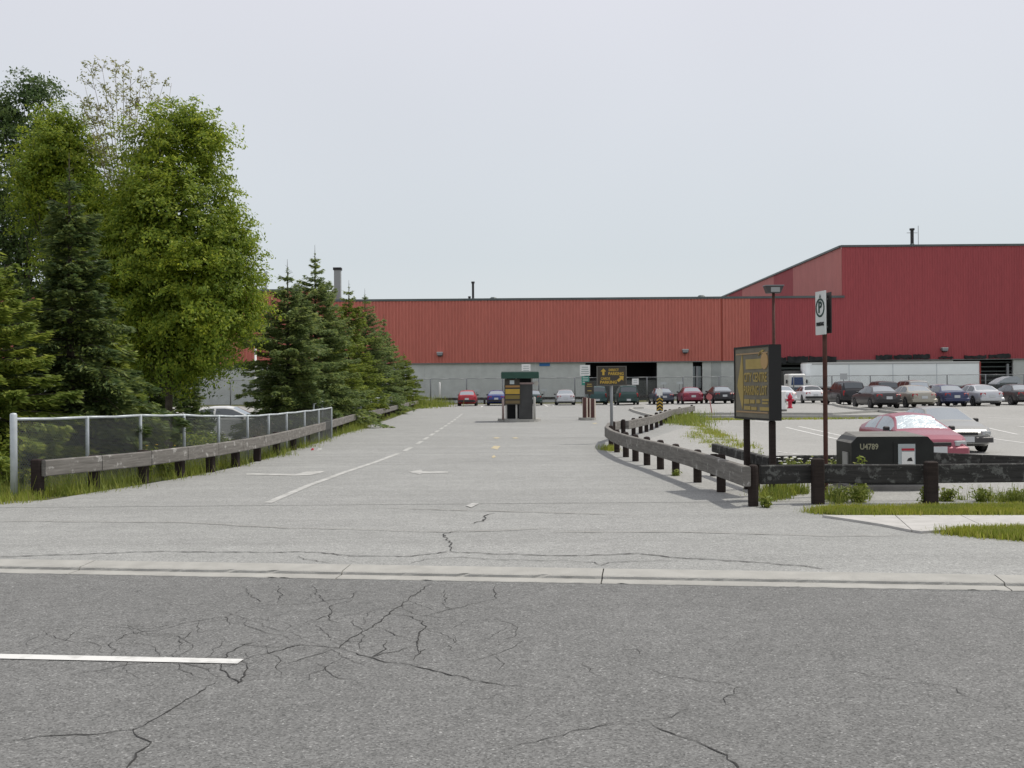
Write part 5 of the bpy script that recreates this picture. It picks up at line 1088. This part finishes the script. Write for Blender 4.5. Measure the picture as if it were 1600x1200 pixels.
# small truck facing us left of the trailer
q = at(1246, 620, 108); tk = thing('delivery_truck', 'white and blue fronted truck beside trailer nose in dock', 'truck', (q.x, 108, zg(q.x, 108))); k = FPX / 108
h1 = at(1246, 584, 108).z - tk.location.z; wt2 = 1.75; MB().cbox((0, 1.0, (h1 + 0.55) / 2), (wt2, 2.0, h1 - 0.55), 0.12).build('cab', M_WHITE, tk)
MB().prism([(-0.62, h1 - 1.15), (0.62, h1 - 1.15), (0.56, h1 - 0.35), (-0.56, h1 - 0.35)], -0.02, 0.03).build('windshield', mat('truck_glass_blue', (0.03, 0.06, 0.16), 0.2), tk); MB().box((0, -0.03, 0.95), (wt2 - 0.1, 0.08, 0.5)).build('grille', mat('truck_blue_grey', (0.07, 0.10, 0.14), 0.5), tk)
MB().cbox((0, -0.1, 0.5), (wt2 + 0.1, 0.3, 0.3), 0.04).build('bumper', M_TRIM, tk); MB().box((0, 2.9, (h1 + 0.9) / 2 + 0.2), (1.9, 1.7, h1 - 0.6)).build('cargo_box', M_BOOTHG, tk)
for sg in (-1, 1):
    MB().cbox((sg * 0.62, -0.06, 0.95), (0.3, 0.06, 0.2), 0.02).build('headlight', M_HEAD, tk); MB().cbox((sg * (wt2 / 2 + 0.16), 0.2, h1 - 0.8), (0.16, 0.08, 0.4), 0.02).build('mirror', M_TRIM, tk); MB().box((sg * (wt2 / 2 + 0.05), 0.25, h1 - 0.8), (0.14, 0.04, 0.05)).build('mirror_arm', M_TRIM, tk)
    for yw in (0.7, 3.0): link('wheel', wt, M_TYRE, tk, (sg * 0.72, yw, 0.52), (0, 0, R(90)))
# dark truck with a pale roof fairing at the right dock
q = at(1576, 620, 108); tk = thing('dark_truck', 'dark truck with pale curved roof fairing at right dock', 'truck', (q.x, 108, zg(q.x, 108))); ht = at(1576, 588, 108).z - tk.location.z
MB().prism([(-1.25, ht - 0.8), (1.2, ht - 0.8), (1.2, ht - 0.2), (0.9, ht - 0.02), (0.3, ht), (-0.4, ht - 0.2), (-1.1, ht - 0.62)], 0, 1.9).build('roof_fairing', mat('fairing_pale', (0.42, 0.46, 0.50), 0.35), tk)
MB().cbox((0, 1.0, (ht - 0.8 + 0.6) / 2), (2.4, 2.1, ht - 1.4), 0.05).build('cab', mat('truck_dark', (0.03, 0.04, 0.045), 0.5), tk); MB().prism([(-0.9, 1.5), (0.9, 1.5), (0.85, ht - 0.95), (-0.85, ht - 0.95)], -0.03, 0.02).build('windshield', M_GLASSD, tk); MB().box((0, -0.05, 0.62), (2.3, 0.2, 0.3)).build('bumper', M_TRIM, tk)
for sg in (-1, 1):
    link('wheel', wt, M_TYRE, tk, (sg * 0.95, 0.9, 0.52), (0, 0, R(90)))

# ------------------------------------------------------------------ trees
def leafquads(C, N, ln, wd, spread):
    """diamond leaves at centres C with approximate normals N"""
    n = len(C); d = rng.normal(size=(n, 3)); d[:, 2] -= 0.25; N = N + rng.normal(0, spread, (n, 3)); N /= np.linalg.norm(N, axis=1)[:, None]
    t = d - (d * N).sum(1)[:, None] * N; t /= np.linalg.norm(t, axis=1)[:, None]; b = np.cross(N, t); l = (rng.uniform(0.6, 1.25, n) * ln)[:, None]; w_ = (rng.uniform(0.7, 1.2, n) * wd)[:, None]
    return np.stack([C - t * l / 2, C + b * w_ / 2 - t * l * 0.08, C + t * l / 2, C - b * w_ / 2 - t * l * 0.08], 1)
def crown(lobes, nclump, per, sigma, ln, wd, shell=0.72):
    """leafy sprays: each clump is a shoot running outward and drooping, plus sparse inner foliage"""
    vol = np.array([r[0] * r[1] * r[2] for _, r in lobes]) ** 0.7; cnt = rng.multinomial(nclump, vol / vol.sum()); CC = []; NN = []
    for (c, r), k in zip(lobes, cnt):
        u = rng.normal(size=(k, 3)); u /= np.linalg.norm(u, axis=1)[:, None]; rad = 1 - rng.beta(1.0, 3.4, k) * 0.75; CC.append(np.array(c) + u * np.array(r) * rad[:, None]); NN.append(u)
    CC = np.concatenate(CC); NN = np.concatenate(NN); sz = rng.uniform(0.45, 1.5, len(CC)); m = np.maximum(4, (per * sz ** 1.5).astype(int)); idx = np.repeat(np.arange(len(CC)), m); n = len(idx)
    D_ = NN + rng.normal(0, 0.45, NN.shape); D_[:, 2] = D_[:, 2] * 0.6 + 0.15; D_ /= np.linalg.norm(D_, axis=1)[:, None]
    t = rng.uniform(-1, 1, n); lens = (sz[idx] * sigma * 2.1); thin = (sigma * 0.55 * sz[idx] * (1.15 - 0.6 * np.abs(t)))
    P = CC[idx] + D_[idx] * (t * lens)[:, None] + rng.normal(size=(n, 3)) * thin[:, None] * np.array([1, 1, 0.6]); P[:, 2] -= (np.maximum(t, -0.2) + 0.2) ** 2 * lens * 0.35
    N = NN[idx] * 1.0 + np.array([0, 0, 0.35]); Q = [leafquads(P, N, ln, wd, 0.5)]
    for (c, r), k in zip(lobes, cnt):
        q = int(k * per * 0.10); u = rng.normal(size=(q, 3)); u /= np.linalg.norm(u, axis=1)[:, None]; P = np.array(c) + u * np.array(r) * (rng.uniform(0.1, 0.62, q) ** 0.6)[:, None]; Q.append(leafquads(P, u + np.array([0, 0, .3]), ln * 1.5, wd * 1.7, 0.8))
    return np.concatenate(Q), CC
def broadleaf(label, base, lobes, nclump, per, sigma, ln, wd, lm, trunk_h, tr, bm=None, nlimb=40):
    root = thing('leafy_tree', label, 'tree', base); lobes = [((c[0] - base[0], c[1] - base[1], c[2] - base[2]), r) for c, r in lobes]
    V, CC = crown(lobes, nclump, per, sigma, ln, wd); link('crown', quads_mesh('crown', V), lm, root)
    mb = MB(); zmax = max(c[2] + r[2] for c, r in lobes); cx = np.mean([c[0] for c, _ in lobes]); cy = np.mean([c[1] for c, _ in lobes])
    pts = [Vector((0, 0, -0.1)), Vector((0.03, 0, trunk_h * 0.5)), Vector((cx * 0.15, cy * 0.15, trunk_h)), Vector((cx * 0.5, cy * 0.5, (trunk_h + zmax) / 2)), Vector((cx * 0.8, cy * 0.8, zmax * 0.88))]
    mb.path(pts, [tr * 1.25, tr, tr * 0.9, tr * 0.5, tr * 0.12], 9); mb.build('trunk', bm or M_BARK, root, True)
    lim = MB()
    for k in rng.choice(len(CC), min(nlimb, len(CC)), replace=False):
        c = Vector(CC[k]); t_ = random.uniform(0.3, 0.75); hz = max(trunk_h * 0.8, c.z * t_); s_ = Vector((cx * 0.5 * hz / zmax, cy * 0.5 * hz / zmax, hz)); mid = s_.lerp(c, 0.5) + Vector((random.uniform(-.2, .2), random.uniform(-.2, .2), 0.2)); lim.path([s_, mid, c], [tr * 0.28, tr * 0.17, tr * 0.05], 5)
    lim.build('limbs', bm or M_BARK, root, True); return root
def lobe(px, py, Y, rx, rz, ry=None): q = at(px, py, Y); k = FPX / Y; return ((q.x, q.y, q.z), (rx / k, (ry or rx) / k, rz / k))
D = 31.0; b_ = at(262, 640, D)
main = [lobe(235, 360, D, 80, 100), lobe(285, 400, D, 112, 165), lobe(320, 480, D - .6, 88, 105), lobe(255, 235, D + .3, 58, 85), lobe(318, 260, D, 32, 60), lobe(345, 395, D - .4, 58, 75), lobe(200, 480, D + .5, 100, 110), lobe(280, 545, D, 80, 62), lobe(372, 480, D, 36, 50), lobe(165, 400, D + .8, 66, 85), lobe(150, 470, D + 1.2, 90, 110), lobe(185, 345, D + .8, 62, 75), lobe(140, 330, D + 1, 45, 60), lobe(380, 380, D, 22, 34), lobe(332, 215, D + .3, 26, 34), lobe(300, 195, D + .3, 34, 40), lobe(395, 470, D, 26, 48), lobe(352, 330, D, 22, 60)]
broadleaf('big rounded yellow green leafy tree behind left fence', (b_.x, D, zg(b_.x, D)), main, 2400, 62, 0.20, 0.12, 0.055, M_LEAF_MAIN, 2.2, 0.11, nlimb=60)
D = 36.5; b_ = at(20, 640, D)
dark = [lobe(45, 190, D, 58, 80), lobe(10, 290, D, 95, 120), lobe(-60, 330, D, 110, 160), lobe(70, 330, D - 1, 70, 90), lobe(60, 450, D, 110, 130), lobe(160, 520, D, 90, 100), lobe(-40, 520, D, 110, 110), lobe(52, 140, D, 30, 34), lobe(5, 170, D, 30, 40), lobe(230, 560, D + 1, 80, 70), lobe(290, 540, D - 1, 70, 60), lobe(120, 580, D - 2, 90, 60)]
broadleaf('dark green leafy tree rising at far left edge', (b_.x, D, zg(b_.x, D)), dark, 1500, 54, 0.24, 0.13, 0.065, M_LEAF_DARK, 2.0, 0.18)
D = 33.5; b_ = at(95, 640, D)
mid = [lobe(95, 215, D, 38, 60), lobe(80, 250, D - .5, 55, 60), lobe(60, 300, D - .5, 50, 50), lobe(130, 260, D, 40, 70), lobe(115, 350, D, 55, 80)]
broadleaf('olive green leafy tree between dark tree and big rounded one', (b_.x, D, zg(b_.x, D)), mid, 520, 60, 0.20, 0.12, 0.055, M_LEAF_MAIN, 2.5, 0.12)
# thin young tree whose bare twigs show over the others
D = 32.6; b_ = at(215, 640, D); ya = thing('young_tree', 'thin sparse tree whose pale twigs rise above the big crown', 'tree', (b_.x, D, zg(b_.x, D))); O = Vector(ya.location); mb = MB(); tips = []
fork = at(205, 390, D) - O; mb.path([Vector((0, 0, -0.1)), fork * 0.5, fork], [0.10, 0.08, 0.06], 7)
ptc = []
for k, (px, py) in enumerate(((133, 135), (142, 112), (160, 108), (180, 92), (192, 104), (205, 108), (222, 106), (238, 120), (255, 132), (268, 130), (150, 165), (125, 150), (215, 150), (245, 160), (172, 140), (198, 140), (230, 185), (145, 205))):
    tip = at(px, py, D + random.uniform(-0.8, 0.8)) - O; m1 = fork.lerp(tip, 0.5) + Vector((random.uniform(-.15, .15), random.uniform(-.2, .2), -0.25)); chain = [fork, fork.lerp(m1, 0.5), m1, m1.lerp(tip, 0.55) + Vector((random.uniform(-.06, .06), 0, 0)), tip]; mb.path(chain, [0.026, 0.02, 0.014, 0.009, 0.005], 5)
    for j in range(22):
        t_ = random.uniform(0.12, 1.0); i0 = min(3, int(t_ * 4)); pA = chain[i0].lerp(chain[i0 + 1], t_ * 4 - i0); tw = pA + Vector((random.gauss(0, .22), random.gauss(0, .22), random.uniform(0.05, 0.35))); mb.path([pA, tw], [0.008, 0.004], 4)
        for _ in range(13): ptc.append(pA.lerp(tw, random.uniform(0.3, 1.05)) + Vector((random.gauss(0, .06), random.gauss(0, .06), random.gauss(0, .05))))
mb.build('trunk', M_BARKP, ya, True)
C_ = np.array([tuple(p) for p in ptc]); link('crown', quads_mesh('crown', leafquads(C_, np.tile([0.0, 0, 1.0], (len(C_), 1)), 0.12, 0.05, 0.7)), M_LEAF_PALE, ya)

def spruce_mesh(H, Rm, seed, droop=0.25, dens=1.0, sparse_top=0.16, low=0.05):
    """whorls of drooping branches, each a flat spray of needle tufts"""
    g = np.random.default_rng(seed); Q = []; tw = MB(); z = low * H; ph = g.uniform(0, 6.28, 3); am = g.uniform(0.05, 0.22, 2)
    while z < H * 0.985:
        f = z / H; rad = Rm * (1 - f) ** 0.72 * (0.62 + 0.38 * min(1, (f + 0.05) / 0.14)) * (1.0 if f < 1 - sparse_top else 0.8) + 0.05; nb = int(5 + 6 * (1 - f)); a0 = g.uniform(0, 6.28)
        for k in range(nb):
            a = a0 + k * 6.283 / nb + g.uniform(-0.3, 0.3); L = rad * g.uniform(0.58, 1.28) * (1 + am[0] * math.sin(a + ph[0]) + am[1] * math.sin(2 * a + ph[1] + 3 * f)) * (1 + 0.16 * math.sin(9 * f + ph[2]))
            if g.random() < 0.10: continue
            up = 0.35 * f + g.uniform(-0.08, 0.10); n = int(L * (72 if f < 1 - sparse_top else 40) * dens) + 5
            s = g.uniform(0.06, 1.0, n) ** 0.75; wdt = 0.34 * L * (1 - s) ** 0.8 * np.minimum(1, s / 0.15) + 0.05; lat = g.uniform(-1, 1, n) * wdt
            rr = s * L; zz = up * rr - droop * rr * rr / max(Rm, 0.3) + 0.10 * (s ** 4) * L - np.abs(lat) * 0.25 - np.abs(g.normal(0, 0.07, n)) * (0.3 + s)
            ca, sa_ = math.cos(a), math.sin(a); C = np.column_stack([ca * rr - sa_ * lat, sa_ * rr + ca * lat, z + zz])
            dirv = np.sign(lat) * g.uniform(0.2, 1.0, n); T = np.column_stack([ca * 0.9 - sa_ * dirv, sa_ * 0.9 + ca * dirv, np.full(n, -0.12 + 0.0) + g.normal(0, 0.25, n)]); T /= np.linalg.norm(T, axis=1)[:, None]
            Nn = np.column_stack([g.normal(0, .8, n), g.normal(0, .8, n), np.ones(n)]); B = np.cross(Nn, T); B /= np.linalg.norm(B, axis=1)[:, None]
            l = g.uniform(0.12, 0.24, n)[:, None]; w_ = g.uniform(0.035, 0.075, n)[:, None]; Q.append(np.stack([C - T * l * .5, C + B * w_ * .5, C + T * l * .5, C - B * w_ * .5], 1))
            e_ = Vector((ca * L * 0.92, sa_ * L * 0.92, z + up * L - droop * L * L / max(Rm, .3) + 0.07 * L)); m_ = Vector((ca * L * .5, sa_ * L * .5, z + up * L * .5 - droop * L * L * .25 / max(Rm, .3))); tw.path([Vector((0, 0, z)), m_, e_], [0.018 + 0.012 * (1 - f), 0.012, 0.004], 3)
        z += (0.13 + 0.10 * g.random()) * (1.0 if f < 1 - sparse_top else 1.8)
    n = int(40 * dens); s = g.uniform(0.86, 1.0, n); C = np.column_stack([g.normal(0, .02, n), g.normal(0, .02, n), s * H]); T = np.column_stack([g.normal(0, 1, n), g.normal(0, 1, n), np.ones(n)]); T /= np.linalg.norm(T, axis=1)[:, None]; B = np.cross(T, [0.3, 0.9, 0.2]); l = 0.11; Q.append(np.stack([C - T * l * .3, C + B * .015, C + T * l * .6, C - B * .015], 1))
    tw.tube((0, 0, -0.15), (0, 0, H * 0.5), 0.05 + 0.012 * H, 0.03 + 0.006 * H, 8); tw.tube((0, 0, H * 0.5), (0, 0, H * 1.05), 0.03 + 0.006 * H, 0.005, 6)
    for k in range(9):
        zz_ = H * g.uniform(0.93, 1.03); aa = g.uniform(0, 6.28); ll = g.uniform(0.1, 0.3) * (1.06 - zz_ / H) * 8; tw.path([Vector((0, 0, zz_)), Vector((math.cos(aa) * ll, math.sin(aa) * ll, zz_ + ll * 0.45))], [0.008, 0.004], 3)
    return quads_mesh('needles', np.concatenate(Q)), tw.mesh('trunk', False)
def spruce(label, x, y, H, Rm, seed, m=None, rz=0.0, **kw):
    nm, tm = spruce_mesh(H, Rm, seed, **kw); root = thing('spruce_tree', label, 'tree', (x, y, zg(x, y)), rz, 'spruces along the left fence'); link('crown', nm, m or M_SPRUCE, root); link('trunk', tm, M_BARK, root); return root
def spr_px(label, px, ptop, Y, rpx, seed, **kw):
    q = at(px, ptop, Y); spruce(label, q.x, Y, q.z - zg(q.x, Y), rpx / (FPX / Y), seed, **kw)
spr_px('bright green spruce cut by left edge behind galvanised fence', -22, 372, 19.6, 165, 1, m=M_SPRUCEB, dens=2.4)
spr_px('tall shaded spruce standing before the big leafy tree', 108, 262, 21.5, 135, 2, m=M_SPRUCE_SHADE, dens=2.2, droop=0.4)
spr_px('short bushy spruce low behind the fence flowers', 176, 500, 22.5, 78, 3, m=M_SPRUCEB, dens=2.2)
spr_px('dark spruce added as deep shade below the big leafy tree', 222, 470, 33.2, 92, 14, m=M_SPRUCE_SHADE, dens=2.0)  # added tree, fills the gap under the crown with dark shade
spr_px('small dark spruce beneath the big leafy tree', 292, 570, 36, 42, 4, dens=2.0)
spr_px('broad dark spruce with low spreading branches above white car', 449, 418, 40, 95, 5, dens=1.9, droop=0.3)
spr_px('tallest spruce with bare leader beside duct chimney', 492, 396, 46, 95, 6, dens=1.8)
spr_px('spruce right of the square duct chimney', 545, 448, 57, 66, 7, m=M_SPRUCEB, dens=1.7)
spr_px('slim spruce with thin leader in middle of far spruces', 570, 460, 67, 52, 8, dens=1.6)
spr_px('pointed spruce before the red siding edge', 600, 497, 79, 50, 9, dens=1.6)
spr_px('last low spruce at end of left guard rail', 631, 552, 92, 36, 10, m=M_SPRUCEB, dens=1.6)
spr_px('yellowish low spruce filling between far spruces', 518, 490, 51, 68, 12, m=M_SPRUCEB, dens=1.6)

def shrub(label, px, py, Y, rx, rz, m, nc=260):
    q = at(px, py, Y); g0 = zg(q.x, Y); k = FPX / Y; root = thing('shrub', label, 'shrub', (q.x, Y, g0)); r = (rx / k, rx / k * 0.8, rz / k)
    lobes = [((random.uniform(-.5, .5) * r[0], random.uniform(-.4, .4) * r[1], r[2] * random.uniform(0.5, 1.0)), (r[0] * random.uniform(.5, .8), r[1] * .7, r[2] * random.uniform(.6, .9))) for _ in range(5)]
    V, CC = crown(lobes, nc, 26, 0.13, 0.11, 0.055); V[:, :, 2] = np.maximum(V[:, :, 2], 0.0); link('foliage', quads_mesh('foliage', V), m, root); st = MB()
    for c in CC[::12]: st.path([(0, 0, -0.05), (c[0] * .5, c[1] * .5, c[2] * .6), tuple(c)], [0.03, 0.02, 0.008], 4)
    st.build('stems', M_BARK, root)
shrub('dark shrub behind fence between first two posts', 75, 650, 23.5, 75, 62, M_LEAF_DARK, 320)
shrub('leafy shrub behind the second fence panel', 185, 650, 25, 70, 50, M_LEAF_DARK, 300)
shrub('dark shrub below big tree beside its trunk', 235, 645, 33, 60, 48, M_LEAF_DARK, 280)
shrub('low yellow green shrub before the white sedan', 312, 662, 34, 46, 13, M_LEAF_MAIN, 160)
shrub('dark shrub at the left edge behind galvanised end post', -40, 650, 22, 90, 70, M_LEAF_DARK, 300)
shrub('dark shrub between big tree and small spruce', 300, 625, 38, 40, 40, M_LEAF_DARK, 220)
# ------------------------------------------------------------------ single plants
def weed(label, px, py, h, spread, nst, m=M_WEED, flowers=None, fcount=0, leaf=0.07, name='weed_plant', fr=0.022):
    p = gp(px, py); root = thing(name, label, 'plant', p); st = MB(); L_, Nn = [], []; F = MB()
    for i in range(nst):
        a = random.uniform(0, 6.28); s = random.uniform(0.1, 1) * spread; tip = Vector((math.cos(a) * s, math.sin(a) * s, h * random.uniform(0.55, 1.0))); b0 = Vector((tip.x * 0.25, tip.y * 0.25, -0.02)); m_ = b0.lerp(tip, 0.55) + Vector((0, 0, 0.04 * h)); st.path([b0, m_, tip], [0.005, 0.004, 0.002], 4)
        for j in range(int(16 * h / 0.4) + 6):
            t_ = random.uniform(0.05, 1.0); L_.append(tuple((b0.lerp(m_, t_ * 2) if t_ < .5 else m_.lerp(tip, t_ * 2 - 1)) + Vector((random.gauss(0, .03), random.gauss(0, .03), random.gauss(0, .015)))))
        if flowers and i < fcount: F.lathe([(0, 0.006), (fr, 0.0), (fr * .9, -0.003), (0, -0.003)], tip + Vector((0, 0, 0.012)), 7)
    C = np.array(L_); link('leaves', quads_mesh('leaves', leafquads(C, np.tile([0, -0.3, 1.0], (len(C), 1)), leaf, leaf * 0.4, 0.6)), m, root); st.build('stems', m, root)
    if flowers: F.build('flowers', flowers, root)
M_FW = mat('petal_white', (0.80, 0.80, 0.76), 0.6); M_FY = mat('petal_yellow', (0.62, 0.42, 0.04), 0.6)
weed('white flowered weed standing above left guard rail', 345, 727, 0.78, 0.34, 26, flowers=M_FW, fcount=18, name='flowering_weed', fr=0.04)
weed('yellow flowered weed behind left guard rail near second fence post', 228, 748, 0.66, 0.22, 14, flowers=M_FY, fcount=8, name='flowering_weed', fr=0.03)
weed('small yellow flowered weed by third fence post', 262, 744, 0.6, 0.2, 10, flowers=M_FY, fcount=3, name='flowering_weed', fr=0.025)
weed('brownish bushy weed in front of white car behind fence', 405, 706, 0.85, 0.4, 22, m=leafmat('dry_weed', [(0.14, 0.13, 0.06), (0.18, 0.12, 0.07), (0.10, 0.12, 0.04)], 0.3))
weed('white daisies in a row behind rail left of utility box', 1245, 752, 0.42, 0.40, 34, flowers=M_FW, fcount=30, name='flowering_weed', fr=0.042)
weed('white daisies close against left side of utility box', 1305, 756, 0.44, 0.24, 18, flowers=M_FW, fcount=9, name='flowering_weed', fr=0.026)
weed('tall leafy weed climbing left corner of utility box', 1345, 775, 0.62, 0.10, 9, leaf=0.10)
weed('bushy weed before the utility box plinth', 1340, 785, 0.26, 0.28, 26)
weed('bushy green weed between dark post and utility box', 1308, 783, 0.24, 0.20, 18)
weed('small upright weed left of right timber post', 1443, 787, 0.30, 0.06, 6)
weed('round weed just right of second timber post', 1481, 783, 0.22, 0.16, 18)
weed('dry leafy weed near right edge behind timber rail', 1535, 784, 0.22, 0.18, 18)
weed('leafy weed below right edge of timber rail', 1580, 783, 0.18, 0.28, 20)
weed('tall dark stalky weed between the big sign posts', 1182, 742, 0.55, 0.12, 8, leaf=0.05)
weed('weed tuft at the foot of the corner rail post', 1196, 793, 0.17, 0.12, 14)
weed('grassy tuft under the sixth post of right rail', 1056, 743.5, 0.13, 0.10, 12)
for px, py, lab in ((485, 704, 'crumpled red and white litter by left rail'),):
    p = gp(px, py); t_ = thing('litter', lab, 'litter', p); MB().add([(0, 0, 0), (.08, .02, .01), (.1, .07, .04), (.02, .07, .05), (.05, .04, .07)], [(0, 1, 4), (1, 2, 4), (2, 3, 4), (3, 0, 4), (0, 3, 2, 1)]).build('wrapper', M_RED, t_); MB().add([(.18, 0, 0), (.32, .02, .0), (.3, .1, .06), (.2, .1, .05)], [(0, 1, 2, 3), (0, 3, 2), (0, 2, 1)]).build('paper', M_WHITE, t_)
